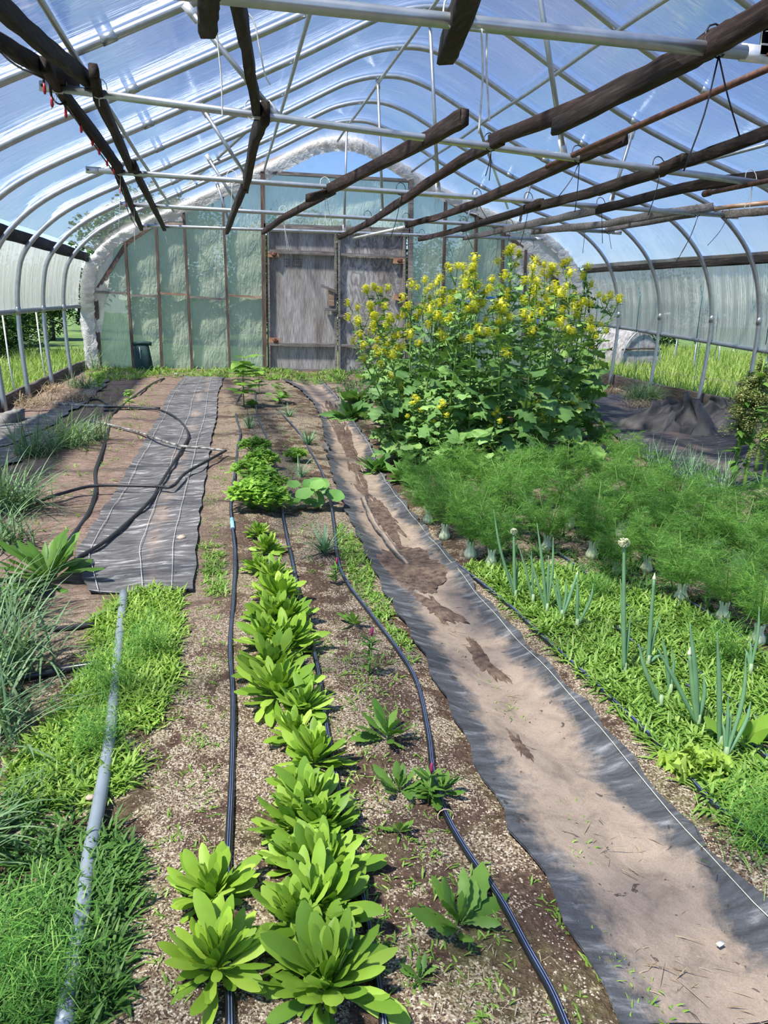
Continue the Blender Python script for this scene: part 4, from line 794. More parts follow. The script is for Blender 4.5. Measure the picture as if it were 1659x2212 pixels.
ROS=[proto('leafy_rosette',[('leaves',rosette('x',n,L,Wr,el=(.3,1.5),bend=(-.9,-.05)),'leaf_rosette')],None) for n,L,Wr in ((92,(.085,.155),.235),(84,(.09,.165),.25),(98,(.08,.15),.235),(80,(.095,.17),.22))]
GR='light green rosettes in the middle bed'
RP=[((560,1160),.62),((575,1195),.75),((560,1235),.7),((590,1255),.72),((600,1300),.85),((585,1345),.75),((620,1350),.85),((580,1400),.78),((625,1405),.85),((590,1460),.9),((600,1515),1.0),((655,1545),.72),((640,1600),.68),((680,1655),.85),((640,1720),.62),((668,1760),.8),((640,1800),.85),((695,1805),.78),((650,1880),.8),((700,1900),.85),((690,1985),.95),((640,2010),.85),((680,2090),.8),((705,2150),1.0)]
ordn='front second third fourth fifth sixth seventh eighth ninth tenth eleventh twelfth thirteenth fourteenth fifteenth sixteenth seventeenth eighteenth nineteenth twentieth twenty-first twenty-second twenty-third farthest'.split()
for i,(px,s) in enumerate(RP):
    k=len(RP)-1-i; s*=1.22 if 1280<px[1]<1530 else 1.04
    lab='light green leafy rosette in the middle row, %s'%('nearest the camera' if k==0 else 'farthest, touching the celery' if i==0 else ordn[k]+' from the camera')
    place(ROS[i%4],px,lab,GR,s)
place(ROS[0],(462,1950),'light green rosette sitting on the left drip line, farther of two',GR,.84); place(ROS[3],(468,2105),'light green rosette sitting on the left drip line, nearer of two',GR,.86)
# celery / parsley clumps
def celery(n=46,H=.16,R=.14):
    st=MB(); lf=MB()
    for k in range(n):
        a=k*2.4+rng.normal(0,.3); rr=R*math.sqrt((k+.5)/n); h=H*rng.uniform(.7,1.05)*(1-.35*(rr/R)**2); tip=np.array([rr*math.cos(a),rr*math.sin(a),h]); st.tube([tip*[.15,.15,0],tip*[.5,.5,.6],tip],.0025,4,sub=2)
        m=9; aa=rng.uniform(0,6.28,m); p=np.tile(tip,(m,1))+rng.normal(0,.012,(m,3)); lf.rib(p,aa,rng.uniform(-.1,.9,m),rng.uniform(-.9,0,m),rng.uniform(.035,.06,m),rng.uniform(.028,.045,m),[.1,.55,.4,1,.62,.95,.5,.65,.05],fold=.2,ripple=.15)
    return st,lf
CEL=[]
for H,R in ((.17,.15),(.16,.14)):
    s_,l_=celery(H=H,R=R); CEL.append(proto('celery_plant',[('stalks',s_,'stem_green'),('leaves',l_,'leaf_celery')],None))
for i,(px,s,lb) in enumerate((((552,985),.85,'celery clump at the far end of the celery row'),((565,1015),.9,'second celery clump from the far end of the row'),((545,1045),.95,'third celery clump from the far end of the row'),((570,1070),1.0,'fourth celery clump, beside the nasturtium'),((545,1098),1.0,'nearest celery clump at left, above the rosettes'),((582,1105),.95,'nearest celery clump at right, above the rosettes'))):
    place(CEL[i%2],px,lb,'celery clumps in the middle bed',s,cat='celery')
place(CEL[0],(640,998),'small parsley clump alone between two drip lines',None,.62,cat='parsley'); place(CEL[1],(545,880),'small leafy seedling clump under the tall plant at the back of the middle bed',None,.5,cat='seedling')
# nasturtium
def nast(n=16,H=.2,R=.16,ls=.05):
    st=MB(); lf=MB()
    for k in range(n):
        a=rng.uniform(0,6.28); rr=R*rng.uniform(.15,1); tip=np.array([rr*math.cos(a),rr*math.sin(a),H*rng.uniform(.25,1)]); st.tube([(0,0,0),tip*[.4,.4,.7],tip],.002,4,sub=3)
        r=ls*rng.uniform(.55,1.1); nr=_n(np.array([rng.normal(0,.35),-.35+rng.normal(0,.3),1])); u=_n(np.cross(nr,[1,0,0])); v=np.cross(nr,u); m=18; V=[tip]
        for ring,q in ((.5,.0),(1,.004)):
            for j in range(m): b_=2*math.pi*j/m; V.append(tip+(u*math.cos(b_)+v*math.sin(b_))*r*ring*(1+.06*math.sin(5*b_)*(ring==1))+nr*(r*.16*ring*ring))
        F=[(0,1+j,1+(j+1)%m) for j in range(m)]+[(1+j,1+m+j,1+m+(j+1)%m,1+(j+1)%m) for j in range(m)]; lf.add(V,F,rng.random())
    return [('stems',st,'stem_green'),('leaves',lf,'nasturtium')]
NA=proto('nasturtium',nast(18,.19,.17,.058),None); place(NA,(688,1100),'nasturtium with round leaves beside the curving drip line',None,1.0,cat='nasturtium')
NB=proto('nasturtium',nast(22,.24,.2,.055),None); place(NB,(603,872),'nasturtium clump at the back of the middle bed',None,1.0,cat='nasturtium')
# spiky leek-like tufts
for px,n,L,lb in (((700,1195),40,(.12,.27),'pale spiky leek tuft below the nasturtium'),((650,1030),18,(.1,.22),'thin withered leek tuft behind the nasturtium'),((665,960),40,(.1,.22),'grassy leek tuft near the back of the middle bed'),((540,925),26,(.12,.3),'whitish dying leek tuft between the back drip lines'),((625,900),30,(.12,.25),'leek tuft behind at the third drip line')):
    q=G(*px); a=rng.uniform(0,6.28,n); mb=MB(); mb.rib(np.tile(q,(n,1))+rng.normal(0,.008,(n,3))*[1,1,0],a,rng.uniform(.6,1.4,n),rng.uniform(-1,-.1,n),rng.uniform(*L,n),rng.uniform(.006,.012,n),[1,1,.9,.7,.4,.05],fold=.4)
    tag(mb.build('leek_plant','onion'),lb,'leek','leek tufts')
# toothed leafy seedlings
TO=[.10,.14,.45,.38,.75,.62,1,.85,1,.72,.75,.4,.05]
TOO=[proto('mustard_seedling',[('leaves',rosette('x',18,(.10,.16),.29,(.35,1.35),TO,.10,.2,.01,(-.5,.2)),'leaf_mid')],None),proto('mustard_seedling',[('leaves',rosette('x',18,(.08,.15),.3,(.2,1.2),TO,.12,.2,.01,(-.8,0)),'leaf_mid')],None)]
for i,(px,s,lb) in enumerate((((765,1352),.62,'small toothed seedling nearest behind the pink-tipped weed'),((835,1600),.95,'dark green toothed plant in the middle of the right half bed'),((862,1715),.7,'toothed plant in front of the dark green one, left of two'),((955,1720),.75,'toothed plant straddling the curving drip line'),((992,2010),1.0,'large toothed mustard seedling on a soil mound near the front'),((905,2120),.35,'tiny seedling near the front of the bed'),((862,1800),.35,'tiny pale seedling above the large toothed mustard'))):
    place(TOO[i%2],px,lb,'toothed seedlings in the right half of the bed',s,cat='seedling')
def celosia(px,h,lb):
    q=G(*px); mb=MB(); t=thing('celosia_plant',lb,'flower',q,group='pink-tipped flower seedlings'); mb.tube([(0,0,0),(0.005,0,h)],.003,5); mb.build('stem','stem_green',t)
    n=30; z=rng.uniform(.01,h*.9,n); m2=MB(); m2.rib(np.c_[np.zeros((n,2)),z],rng.uniform(0,6.28,n),rng.uniform(.2,1,n),-.6,rng.uniform(.03,.06,n),.010,LN,fold=.2); m2.build('leaves','leaf_mid',t)
    m3=MB(); m3.blob((.005,0,h+.01),(.006,.006,.018),seed=3); m3.build('flower_head','pink_flower',t)
celosia((798,1458),.16,'slender pink-tipped celosia seedling midway along the bed'); celosia((725,1262),.11,'small pink-tipped celosia seedling beside the curving drip line'); celosia((925,1735),.10,'pink-tipped celosia seedling among the toothed plants')
# tall leafy plant at the back of the middle bed
def tall_leafy(h,n,L,mat='leaf_mid',Wr=.75):
    st=MB(); st.tube([(0,0,0),(.01,0,h*.5),(0,.01,h)],[.009,.004],6,sub=3); z=np.sort(rng.uniform(.25,1,n))*h; a=np.arange(n)*2.4; p=np.c_[np.zeros((n,2)),z]; lf=MB(); Ls=rng.uniform(*L,n)
    lf.rib(p,a,rng.uniform(.1,.8,n),rng.uniform(-1.2,-.5,n),Ls,Ls*Wr,[.06,.08,.9,1,.85,.6,.3,.03],fold=.18,ripple=.06); return [('stem',st,'stem_green'),('leaves',lf,mat)]
TL=proto('sunflower_seedling',tall_leafy(.62,30,(.15,.28),'leaf_celery'),None); place(TL,(527,878),'tall leafy plant at the far end of the middle bed near the doors',None,1.,cat='plant')
place(TL,(560,850),'shorter leafy plant right behind the tallest one at the back',None,.6,cat='plant'); place(TL,(280,880),'small green seedling in the back left soil',None,.35,cat='plant'); place(TL,(215,845),'small dark seedling by the left wall straw',None,.4,cat='plant')
# chicory with long leaves at left
CH=proto('chicory_plant',[('leaves',rosette('x',40,(.20,.30),.20,(.2,1.35),[.12,.2,.35,.5,.75,.9,1,.9,.6,.1],.16,.25,.02,(-1.1,-.2)),'leaf_mid')],None); place(CH,(105,1262),'long-leaved chicory plant at the near left corner of the grey cloth',None,1.15,cat='chicory')
# big-leaf rosette left of the mustard
CO=proto('comfrey_plant',[('leaves',rosette('x',30,(.28,.42),.42,(.15,1.3),[.10,.25,.6,.9,1,.95,.7,.35,.04],.08,.2,.03,(-1.1,-.2)),'leaf_comfrey')],None)
for px,s,lb in (((755,905),.85,'big-leaved comfrey plant at the left foot of the mustard, by the path'),((770,870),.8,'big-leaved comfrey plant behind the first, near the door'),((880,1040),.6,'big-leaved plant under the left front of the mustard'),((815,1020),.55,'pale big-leaved plant at the path edge under the mustard')): place(CO,px,lb,'big-leaved plants by the mustard',s,cat='plant')
# ------------------------------------------------------------------ mustard in flower
ML=[.06,.07,.08,.40,.14,.12,.58,.22,.20,.88,.48,.70,1.05,.62,.80,.95,.50,.55,.22,.03]
def mustard(h,seed,lean=0):
    r=np.random.default_rng(seed); st=MB(); lf=MB(); par=[]
    top=np.array([lean*h+r.normal(0,.04),r.normal(0,.05),h]); c=lambda t: np.array([top[0]*t**1.5,top[1]*t**1.5,h*t])
    st.tube([c(t) for t in (0,.25,.5,.75,1)],[.012,.004],7,sub=3)
    n=36; t=np.sort(r.beta(1.0,1.35,n)*.88+.02); a=np.arange(n)*2.4+r.normal(0,.3,n); Ls=np.interp(t,[0,.35,.7,1],[.40,.34,.21,.11])*r.uniform(.8,1.15,n)
    lf.rib(np.array([c(q) for q in t]),a,r.uniform(.35,1.1,n),r.uniform(-1.8,-.8,n),Ls,Ls*.58,ML,fold=.12,ripple=.20,tw=r.normal(0,.3,n))
    hd=[c(1)]
    for k in range(7):
        q=r.uniform(.50,.9); a_=r.uniform(0,6.28); Lb=h*r.uniform(.16,.34)*(1.25-q); Lb=max(Lb,.12); b0=c(q); b1=b0+np.array([math.cos(a_)*Lb*.55,math.sin(a_)*Lb*.55,Lb*1.1]); st.tube([b0,b0*.45+b1*.55+np.array([0,0,-.02]),b1],[.005,.002],5,sub=3); hd.append(b1)
        m=4; lf.rib(np.array([b0+(b1-b0)*w_ for w_ in r.uniform(.1,.75,m)]),r.uniform(0,6.28,m),r.uniform(.2,.9,m),-1,r.uniform(.06,.13,m),r.uniform(.03,.06,m),ML,fold=.1,ripple=.15)
    fl=[]
    for b0 in hd[:7]:
        m=MB(); nf=64; rr=r.uniform(.034,.056)
        for k in range(nf):
            ph=r.uniform(0,6.28); zz=r.uniform(-.9,1); s_=math.sqrt(1-min(1,zz*zz)); q=b0+np.array([s_*math.cos(ph)*rr,s_*math.sin(ph)*rr,zz*rr*1.1]); e=r.uniform(0,1.5); a4=ph+np.arange(4)*1.5708
            m.rib(np.tile(q,(4,1)),a4,np.full(4,.35),-.3,.0145,.013,[.35,1,1,.5],var=r.uniform(0,1))
        m.blob(b0+[0,0,rr*.1],(rr*.45,rr*.45,rr*.6),var=.6,rough=.3,seed=seed,nu=9,nv=7); fl.append(('flower_head',m,'petal'))
    return [('stem',st,'stem_green'),('leaves',lf,'leaf_mustard')]+fl
MU=[proto('mustard_plant',mustard(h,20+i,l),None) for i,(h,l) in enumerate(((1.62,.0),(1.52,.04),(1.42,-.04),(1.75,.02),(1.3,.0),(1.5,.28),(1.3,.46)))]
MG='flowering yellow mustard plants'; mus=[]
# (base px, base py, top py wanted)
MP=[(905,1000,640,2),(960,1015,600,1),(1010,1020,620,0),(1070,1020,640,4),(1125,1015,590,1),(1180,1005,600,2),(1225,985,640,4),
(880,965,600,1),(930,960,585,0),(990,965,560,3),(1050,965,580,1),(1110,960,560,0),(1165,955,560,3),(1215,945,575,1),
(900,925,590,0),(960,920,560,3),(1020,920,545,1),(1080,915,520,3),(1140,915,545,0),(1195,905,550,3),(1228,895,560,0),
(920,890,600,1),(1000,885,560,0),(1090,880,530,3),(1170,880,560,1)]
for i,(x,y,ty,v) in enumerate(MP):
    q=G(x,y); r0=ray(x,ty); zt=HC+r0[2]*(q[1]/r0[1]); H0=[1.62,1.52,1.42,1.75,1.3,1.5,1.3][v]; s=(zt-q[2])/(H0*1.04)
    dep='front' if y>975 else 'second' if y>935 else 'third' if y>900 else 'back'; idx=[m for m in mus if m==dep]; mus.append(dep)
    lab='flowering mustard plant in the %s rank of the clump, %s from the left'%(dep,['first','second','third','fourth','fifth','sixth','seventh'][len(idx)])
    place(MU[v],None,lab,MG,max(.75,min(1.25,s)),loc=q,cat='mustard')
for (x,y),s,rz,lb in (((885,985),.80,3.14,'mustard stem leaning left over the path, front one'),((875,950),.86,3.0,'mustard stem leaning left over the path, middle one'),((865,925),.95,3.2,'mustard stem leaning left toward the doors'),((880,900),.98,2.9,'mustard stem leaning left in front of the right door'),((1222,950),.95,-.2,'mustard stem leaning right toward the right wall'),((1225,915),.98,.1,'taller mustard stem leaning right toward the gable')):
    place(MU[5],(x,y),lb,MG,s,rz=rz,cat='mustard')
for (x,y),s,rz,lb in (((862,1000),.78,3.05,'mustard stem sprawling far left over the path, front one'),((858,960),.92,3.2,'mustard stem sprawling far left toward the path, upper one'),((850,915),1.0,3.1,'mustard stem sprawling far left before the door foot')):
    place(MU[6],(x,y),lb,MG,s,rz=rz,cat='mustard')
for i,((x,y),s) in enumerate((((870,940),.55),((860,980),.5),((850,905),.6),((890,1010),.45),((945,1025),.45),((1060,1030),.42),((1150,1020),.45),((1230,1000),.45))):
    place(MU[4],(x,y),'short mustard plant filling the foot of the clump, %s from the left'%['fourth','third','first','fifth','sixth','seventh','eighth','last'][i] if 0 else 'short young mustard plant at the foot of the clump, %s'%['left middle','left front','left back corner','front left','front left of centre','front centre','front right of centre','right front corner'][i],'young mustard plants at the clump foot',s,cat='mustard')
# ------------------------------------------------------------------ fennel
def fennel(h,seed,nf=9):
    r=np.random.default_rng(seed); bu=MB(); st=MB(); fr=MB()
    for k in range(7):
        a=k*.9; bu.tube([(math.cos(a)*.012,math.sin(a)*.012,-.01),(math.cos(a)*.030,math.sin(a)*.024,.03),(math.cos(a)*.018,math.sin(a)*.016,.085),(math.cos(a)*.03,math.sin(a)*.03,.14)],[.014,.024,.012,.007],8,sub=3)
    for k in range(nf):
        a=k*6.28/nf+r.normal(0,.3); sp=r.uniform(.10,.30); H=h*r.uniform(.65,1.0); top=np.array([math.cos(a)*sp,math.sin(a)*sp,H]); cv=lambda t: np.array([top[0]*t**1.3,top[1]*t**1.3,.1+(H-.1)*t])
        st.tube([cv(t) for t in (0,.3,.6,1)],[.006,.002],5,sub=2)
        nb=13
        for j in range(nb):
            t=.18+.82*j/nb; p0=cv(t); ab=a+(j%2*2-1)*r.uniform(.6,1.7)+r.normal(0,.3); Lb=r.uniform(.09,.17)*(1.2-.5*t); d=np.array([math.cos(ab),math.sin(ab),r.uniform(.1,.9)]); d=_n(d); p1=p0+d*Lb-np.array([0,0,.02]); st.tube([p0,(p0+p1)/2+[0,0,.01],p1],.0011,3)
            # feathery sub-branches
            ns=9; 
            for s_ in range(ns):
                u=.15+.85*s_/ns; q=p0+(p1-p0)*u; az=ab+r.uniform(-1.5,1.5); sd=_n(np.array([math.cos(az),math.sin(az),r.uniform(-.1,.9)])); Ls=r.uniform(.035,.07); q2=q+sd*Ls; m=9; uu=r.random((m,1)); pts=q+(q2-q)*uu
                a_=az+r.uniform(-1.2,1.2,m); fr.rib(pts,a_,r.uniform(-.3,1.0,m),r.uniform(-.7,.3,m),r.uniform(.022,.05,m),r.uniform(.0011,.0019,m),[1,1,.5],tw=r.uniform(0,3,m))
    return [('bulb',bu,'bulb'),('stalks',st,'stem_green'),('fronds',fr,'fennel')]
FN=[proto('fennel_plant',fennel(h,50+i),None) for i,h in enumerate((.55,.62,.50))]
FG='feathery fennel plants'
FP=[((1060,1222),.82,'fennel with a pale bulb nearest the path corner'),((1015,1205),.85,'fennel leaning over the path corner'),((925,1130),.85,'fennel hanging over the path edge, left end of the bed'),((960,1165),.85,'fennel behind the two at the path corner'),
((1278,1205),.85,'fennel with a clearly visible bulb in the middle of the front row'),((1180,1190),.85,'fennel in the front row between the two visible bulbs'),((1395,1235),.8,'fennel front row right of the visible middle bulb'),((1330,1240),.6,'small fennel in front of the middle bulb'),
((1470,1300),.85,'fennel with stout stalks toward the right front'),((1560,1340),.8,'fennel second from the right edge in front'),((1635,1390),.75,'fennel at the right edge with a pale bulb, front'),((1660,1280),.9,'fennel at the right edge, second row'),
((900,1075),.8,'fennel at the left foot of the mustard'),((980,1090),.95,'fennel in the back row left, in front of the mustard'),((1060,1100),1.0,'fennel in the back row, second from the left'),((1140,1095),1.0,'fennel in the back row, middle of the mustard front'),((1220,1085),.95,'fennel in the back row, right under the mustard'),
((1300,1080),1.0,'fennel back row right of the mustard'),((1380,1100),.95,'fennel back row between mustard and black cloth'),((1450,1140),.9,'fennel back row right of the chive rows'),((1340,1020),.8,'wispy fennel near the black cloth'),((1290,980),.75,'wispy fennel right behind the mustard edge'),((1540,1180),.9,'fennel in the second row toward the right'),((1590,1230),.95,'fennel in the second row near the right edge'),((1500,1220),.85,'fennel in the middle of the right group'),((1100,1150),.95,'fennel centre of the left group'),((1230,1140),.95,'fennel centre group behind the visible bulb'),((1340,1160),.95,'fennel centre right group'),((1430,1190),.9,'fennel right of centre group'),((1010,1145),.9,'fennel left group behind the path corner'),((1250,940),.6,'thin fennel frond plant beyond the mustard by the black cloth'),((1660,1180),.9,'fennel at the right edge, third row')]
for i,(px,s,lb) in enumerate(FP): place(FN[i%3],px,lb,FG,s*.82,cat='fennel')
DI=proto('dill_seedling',[('fronds',(lambda mb:(mb.rib(np.c_[rng.normal(0,.05,(700,2)),rng.uniform(.01,.15,700)],rng.uniform(0,6.28,700),rng.uniform(-.2,1.2,700),-.4,rng.uniform(.02,.05,700),.0018,[1,1,.5]),mb)[1])(MB()),'fennel')],None)
for px,s,lb in (((1330,1255),1.1,'feathery dill seedling in front of the fennel bulb'),((1560,1430),1.1,'feathery dill clump in the onion bed at right'),((1290,1290),.8,'small feathery seedling among the onions'),((1640,1840),1.2,'feathery dill at the lower right edge over the drip line'),((40,2120),1.3,'feathery dill in the bottom left weeds'),((110,2180),1.0,'smaller feathery dill in the bottom left weeds'),((235,1500),1.0,'feathery dill among weeds left of the steel pipe'),((320,1420),1.0,'feathery dill among weeds right of the steel pipe'),((215,1620),.9,'feathery dill lower left of the steel pipe')): place(DI,px,lb,'feathery dill seedlings',s,cat='dill')
# ------------------------------------------------------------------ onions
def onion(label,bpx,leaves,head=None,group='green onion plants'):
    q=G(*bpx); t=thing('green_onion',label,'onion',q,group=group); dist=q[1]
    mb=MB(); mb.tube([(0,0,-.01),(0,0,.03),(0,0,.06)],[.009,.009,.007],8); mb.build('white_base','onion_base',t)
    for (tx,ty),r,bow in leaves:
        tip=P(tx,ty,dist+.03)-q; m=MB(); mid=tip*.5+np.array([bow,0,.03]); m.tube([(0,0,.02),mid,tip],[r*.7,r,r*.8,r*.15],8,sub=7); m.build('leaf','onion',t)
    if head:
        (hx,hy),r,kind=head; c=P(hx,hy,dist+.02)-q; m=MB(); m.tube([(0,0,.02),c*.5,c],[.008,.0085,.005],8,sub=6); m.build('flower_stalk','onion',t); m=MB()
        if kind=='ball':
            m.blob(c,(r*.55,r*.55,r*.5),seed=3); n=150; d=rng.normal(0,1,(n,3)); d/=np.linalg.norm(d,axis=1)[:,None]; d[:,2]*=.8; az=np.arctan2(d[:,1],d[:,0]); m.rib(c+d*r*.5,az,np.arcsin(np.clip(d[:,2],-1,1)),0,r*.55,r*.35,[.5,1,.9,.1])
        else: m.tube([c-[0,0,.01],c,c+[0,0,r*1.2],c+[0,0,r*2.6]],[.003,r*.8,r*.5,.001],8,sub=3)
        m.build('flower_head','cream_flower',t)
onion('tall green onion with a round white flower head at right',(1347,1462),[((1362,1330),.007,.0),((1340,1250),.008,0)],((1348,1172),.021,'ball'))
onion('green onion with a white flower head nearest the path corner',(1112,1300),[((1066,1100),.007,-.02),((1120,1210),.006,0),((1096,1230),.006,0)],((1110,1148),.017,'ball'))
onion('green onion with a slender closed bud behind the tallest one',(1398,1445),[((1440,1420),.006,0),((1425,1330),.006,0)],((1413,1250),.009,'bud'))
onion('green onion with a short closed bud right of the leaning leaves',(1505,1578),[((1490,1345),.011,0),((1520,1460),.008,.01),((1420,1400),.008,-.01)],((1489,1412),.009,'bud'))
onion('green onion with one very tall upright leaf above the lettuce',(1552,1625),[((1549,1365),.009,0)])
onion('bunch of thin green onion leaves right of the lettuce',(1565,1650),[((1612,1410),.007,.02),((1573,1505),.006,0),((1622,1515),.007,.02),((1580,1540),.006,0),((1560,1560),.006,0)])
onion('green onion with a leaf bending left in front of the tall bud',(1425,1535),[((1380,1390),.008,-.02),((1400,1470),.006,0)])
onion('green onion pair of leaves in the middle of the onion bed',(1445,1510),[((1430,1375),.008,0),((1450,1400),.006,.01)])
onion('stout green onion clump left of centre',(1180,1330),[((1160,1130),.008,0),((1185,1200),.008,0),((1195,1160),.007,.01),((1145,1200),.007,-.01)])
onion('green onion clump right behind the stout clump',(1212,1345),[((1200,1240),.007,0),((1222,1250),.007,.01),((1188,1245),.006,0)],((1247,1240),.006,'bud'))
onion('green onion with two leaves in front of the fennel bulb',(1245,1365),[((1247,1245),.008,0),((1282,1260),.007,.02)])
onion('green onion with thin leaves beside the path corner',(1150,1310),[((1120,1180),.006,0),((1148,1190),.006,0)])
onion('thin green onion at the right edge of the bed',(1618,1465),[((1620,1380),.006,0),((1640,1310),.006,.01),((1608,1400),.005,0)])
for px,s,lb in (((1415,1010),1,'row of thin chives at the edge of the black cloth, farther clump'),((1440,1035),1,'thin chive clump next to the black cloth'),((1500,1060),1,'yellowish chive clump nearest the black cloth end'),((1480,1040),1,'middle chive clump along the black cloth'),((1560,1070),1,'bluish chive clump under the seed stalks')):
    tuft('chive_clump',lb,px,46,(.18,.38),'onion',(.004,.007),.04,(-.5,0),'chive clumps')
# lettuce and spinach
LT=proto('lettuce',[('outer_leaves',rosette('x',34,(.075,.115),.75,(.1,1.1),[.3,.5,.7,.6,.85,.7,1.05,.75,1.1,.7,1.15,.7,1.1,.65,.95,.6,.7,.2],.42,.15,.01,(-.5,.3)),'lettuce'),('heart',rosette('x',40,(.035,.06),.8,(.6,1.5),[.3,.9,.7,1,.8,1,.5],.5,.1,.03,(-.3,.3)),'lettuce')],None)
place(LT,(1508,1672),'frilly bright yellow-green lettuce head in the weeds at right',None,.92,cat='lettuce')
place(LT,(1360,1400),'small pale lettuce hidden among weeds behind the lettuce head',None,.35,cat='lettuce')
SPN=proto('spinach_plant',[('leaves',rosette('x',7,(.11,.15),.42,(.4,1.3),[.1,.12,.3,.8,1,.95,.7,.2],.05,.2,.01,(-.6,.1)),'leaf_rosette')],None)
place(SPN,(1600,1620),'broad-leaved spinach plant at the right edge beside the thin onion bunch',None,1.0,cat='spinach'); place(SPN,(1515,1520),'small broad-leaved plant behind the bud onion',None,.4,cat='spinach')
# tall seed stalks at the right edge
def seedstalk(h,seed):
    r=np.random.default_rng(seed); st=MB(); lf=MB(); hd=MB(); st.tube([(0,0,0),(.02,0,h*.5),(.0,0,h)],[.016,.007],8,sub=4)
    n=46; z=r.uniform(.15,.95,n)*h; a=r.uniform(0,6.28,n); Ls=r.uniform(.07,.16,n); lf.rib(np.c_[np.zeros((n,2)),z],a,r.uniform(0,.9,n),-.9,Ls,Ls*.38,[.1,.5,.9,1,.8,.4,.05],fold=.2,ripple=.1)
    m=3200; bk=r.integers(0,9,m); zz=(.5+.055*bk+r.normal(0,.03,m))*h; aa=bk*2.4+r.normal(0,.35,m); rr=r.uniform(0,.17,m)*(1.25-zz/h+.1); hd.rib(np.c_[np.cos(aa)*rr,np.sin(aa)*rr,zz],aa,r.uniform(-.5,1,m),-.3,.014,.011,[.6,1,.5]); return [('stem',st,'stem_green'),('leaves',lf,'leaf_mid'),('seed_heads',hd,'weed_seed')]
foliage('weed_seed',(.20,.25,.08),(.42,.44,.20),tr=.3)
SS=[proto('amaranth_plant',seedstalk(.8,1),None),proto('amaranth_plant',seedstalk(.95,2),None)]
for i,(px,s,lb) in enumerate((((1578,1060),.95,'tall seeding stalk leftmost at the right edge, with a thick pale stem'),((1606,1062),.95,'tall seeding stalk in the middle of the right edge group'),((1632,1020),1.0,'tall seeding stalk behind at the right edge'),((1640,1120),.8,'leafy seeding stalk nearest at the right edge'),((1588,985),.9,'seeding stalk farthest beside the crumpled cloth'))): place(SS[i%2],px,lb,'tall seeding stalks at the right edge',s*1.12,cat='plant')
for px,lb in (((1585,900),'drooping dried yellow leaf on the leftmost seeding stalk'),((1640,1065),'cream dried seed head at the right edge, upper'),((1632,1098),'cream dried seed head at the right edge, lower')):
    c=G(px[0]-8,px[1]+70)+np.array([0,0,.0]); c=P(*px,c[1]); mb=MB(); n=90; mb.blob(c,(.03,.018,.018),rough=.3,seed=2); mb.rib(np.tile(c,(n,1))+np.clip(rng.normal(0,.015,(n,3)),-.03,.03)*[1.5,1,1],rng.uniform(0,6.28,n),rng.uniform(-.8,.8,n),-.4,.022,.012,[.6,1,.4]); tag(mb.build('dried_seed_head','seed_head'),lb,'seed head','cream seed heads')
# ------------------------------------------------------------------ outside: bushes, trees, low tunnels
def tree_mesh(R,h,n,seed,mat,leaf=.11,trunk=True,low=-.08):
    r=np.random.default_rng(seed); cr=MB(); cs=[(r.normal(0,R*.45),r.normal(0,R*.45),h*(low+(1-low)*r.uniform(.2,.92)),R*r.uniform(.3,.55)) for _ in range(20)]; k=n//20
    for x,y,z,rad in cs:
        d=r.normal(0,1,(k,3)); d/=np.linalg.norm(d,axis=1)[:,None]; rr=rad*r.uniform(.55,1.05,(k,1)); p=np.array([x,y,z])+d*rr; p[:,2]=np.maximum(p[:,2],.02)
        cr.rib(p,r.uniform(0,6.28,k),r.uniform(-.6,.9,k),-.4,r.uniform(.6,1.2,k)*leaf,r.uniform(.5,.9,k)*leaf,[.3,1,.8,.1],tw=r.uniform(-1,1,k))
    tr=MB(); tr.tube([(0,0,-.1),(.05,0,h*.35),(0,.05,h*.75)],[R*.07+.03,.03],7,sub=2)
    for q in range(7): x,y,z,rad=cs[q]; tr.tube([(0,0,h*.25),(x*.5,y*.5,z*.6),(x,y,z)],[.035,.01],5)
    return [('crown',cr,mat),('trunk',tr,'bark')]
TR=[proto('tree',tree_mesh(2.6,6.0,9000,i,'tree_leaf',.20),None) for i in (1,2)]
BU=[proto('bush',tree_mesh(1.1,1.9,6500,i+5,m_,.075),None) for i,m_ in enumerate(('bush_leaf','tree_leaf'))]
def out(pr,x,y,s,lb,g,cat): place(pr,None,lb,g,s,loc=(x,y,float(lawnz(x,y))),cat=cat)
BP=[(-5.4,16.6,.9,1),(-6.6,14.9,1.0,0),(-8.0,13.2,1.1,0),(-5.0,18.8,1.05,1),(-9.2,15.5,1.3,1),(-7.4,17.5,1.3,0),(-10.5,12,1.2,1),(-6.2,21,1.3,1)]
for i,(x,y,s,v) in enumerate(BP): out(BU[v],x,y,s,'bush outside the left curtain, %s'%['dark one just beyond the gable','bright one behind the far posts','bright one behind the nearest post','dark one behind the gable corner','dark one in the second row','bright one in the second row','dark one at the image edge','farthest of the row'][i],'bushes outside at left','bush')
TP=[(-5.0,24,.40,1),(-1.2,23.5,.66,0),(3.2,24,.64,1),(7.5,23.6,.6,0),(12,26,.45,1),(-9.5,26,.2,0),(-8,32,.28,0),(-3.2,29,.8,1),(1.0,31,.72,0),(5.5,29,.70,1),(10,30,.80,0),(14,31,.5,1),(18,32,.45,0)]
for i,(x,y,s,v) in enumerate(TP): out(TR[v],x,y,s,'tree far behind the door wall, %s from the left'%['second nearer','third nearer','fourth nearer','fifth nearer','sixth nearer','first nearer','second','third','fourth','fifth','sixth','seventh','eighth','first','ninth'][i],'trees behind the tunnel','tree')
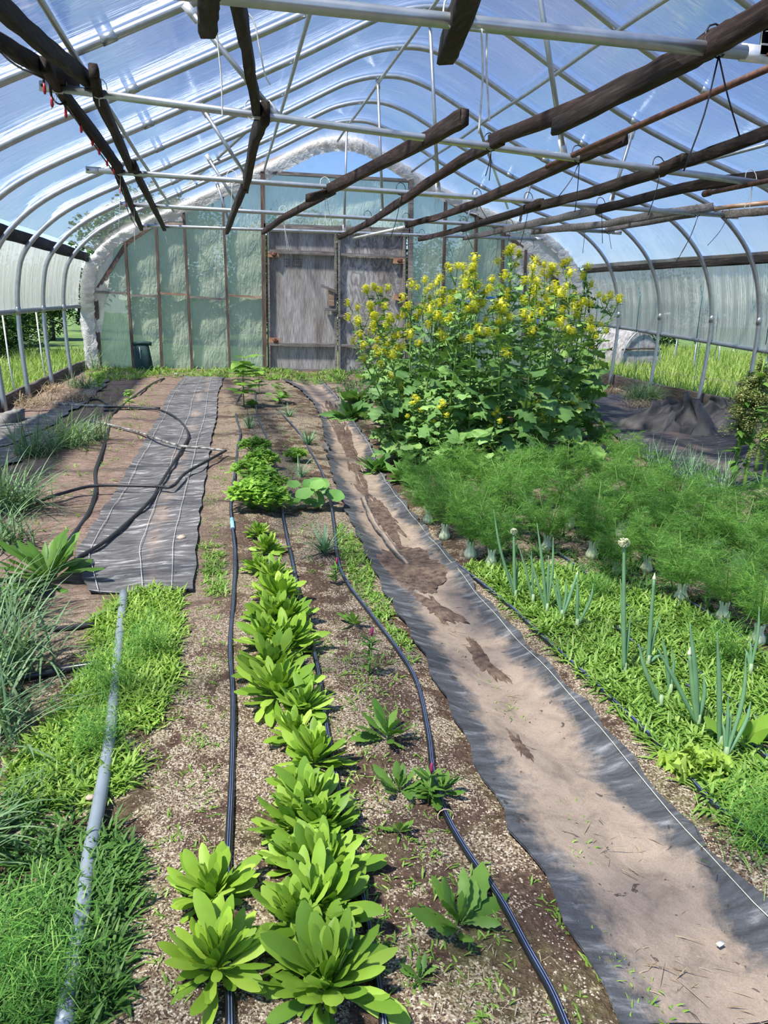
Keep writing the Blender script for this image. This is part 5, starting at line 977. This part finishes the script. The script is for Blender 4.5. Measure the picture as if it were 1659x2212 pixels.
for i,(x,y,s,v) in enumerate(((12.5,27,.95,1),(14.5,25.5,.8,0),(17.5,22,.9,1),(21,19,1.1,0),(24,14,1.2,1),(10.5,29,1.0,0),(16,27,1.2,1),(22,22,1.3,0))): out(BU[v],x,y,s*1.2,'bush beyond the right lawn, %s'%['dark one left','bright one behind the stone-coloured cover','dark one middle','bright one right','dark one at the image edge','leftmost bright one','dark one in the far row','bright one in the far row'][i],'bushes outside at right','bush')
def og(px,py): # point on the outside lawn
    r=ray(px,py); q=r*((-.12-HC)/r[2])+np.array([0,0,HC]); return q
# covered low tunnel with grey pebbly cover
c=og(1380,797); d=c[1]; sc_=d/1640.
t=thing('covered_low_tunnel','small arched low tunnel under a grey mottled cover outside at right','tunnel',c)
W2=48*sc_; Hh=84*sc_; mb=MB(); V=[]; n=18
for j in range(12):
    for k in range(n+1):
        a=math.pi*k/n; q=1+.03*rng.normal(); V.append((-W2*math.cos(a)*q,j*.22,Hh*min(1.0,math.sin(a)**.8*1.03)*q))
mb.add(V,[(j*(n+1)+k,j*(n+1)+k+1,(j+1)*(n+1)+k+1,(j+1)*(n+1)+k) for j in range(11) for k in range(n)]); mb.add([V[k] for k in range(n+1)]+[(0,0,0)],[(k,k+1,n+1) for k in range(n)]); mb.build('cover','gravel_cover',t)
mb=MB(); mb.tube([(-W2*1.02,-.03,Hh*.52),(0,-.04,Hh*.56),(W2*1.02,-.03,Hh*.55)],.02,6); mb.build('lap_seam','bark',t)
for yy in (-.05,1.2): mb=MB(); mb.tube([(-W2*1.06*math.cos(a),yy,Hh*1.05*math.sin(a)) for a in np.linspace(0,math.pi,15)],.018,6); mb.build('hoop','steel',t)
# raised bed board and bare low hoops
a=og(1325,795); b_=og(1659,850); mb=MB(); e=b_+(b_-a)*.6; mb.beam([a,(a+b_)/2,b_,e],.22,.06,n=8,jit=.005); tag(mb.build('bed_board','wood_board'),'long grey raised bed board on the grass outside at right','board')
for k,(x0,x1,by,ty,lb) in enumerate(((1366,1405,795,716,'first bare low hoop beside the covered tunnel'),(1444,1470,785,728,'second bare low hoop from the covered tunnel'),(1482,1512,806,736,'third bare low hoop'),(1538,1553,792,740,'fourth bare low hoop, leaning'),(1572,1592,770,748,'fifth bare low hoop, small and far'),(1632,1675,822,758,'nearest bare low hoop at the right edge'),(1655,1690,810,765,'bare low hoop cut by the right edge'))):
    A=og(x0,by); B=P(x1,by,A[1]); z=P((x0+x1)/2,ty,A[1])[2]-A[2]; w_=abs(B[0]-A[0])/2; mb=MB(); mb.tube([(w_*-math.cos(q),(.25)*(-math.cos(q)),z*math.sin(q)**.7 if 0<q<math.pi else 0) for q in np.linspace(0,math.pi,15)],.014,6)
    o=mb.build('low_hoop','steel'); o.location=(A+B)/2; tag(o,lb+' outside the right curtain','hoop','bare low hoops outside')
# young seeding weed outside at the right post
for px,s,lb in (((1565,850),.8,'bushy weed with tiny seeds outside behind the crumpled cloth'),((1520,845),.5,'smaller seeding weed left of the bushy one outside')):
    place(SS[0],None,lb,None,s,loc=XP(*px,7.6),cat='weed') if 0 else None
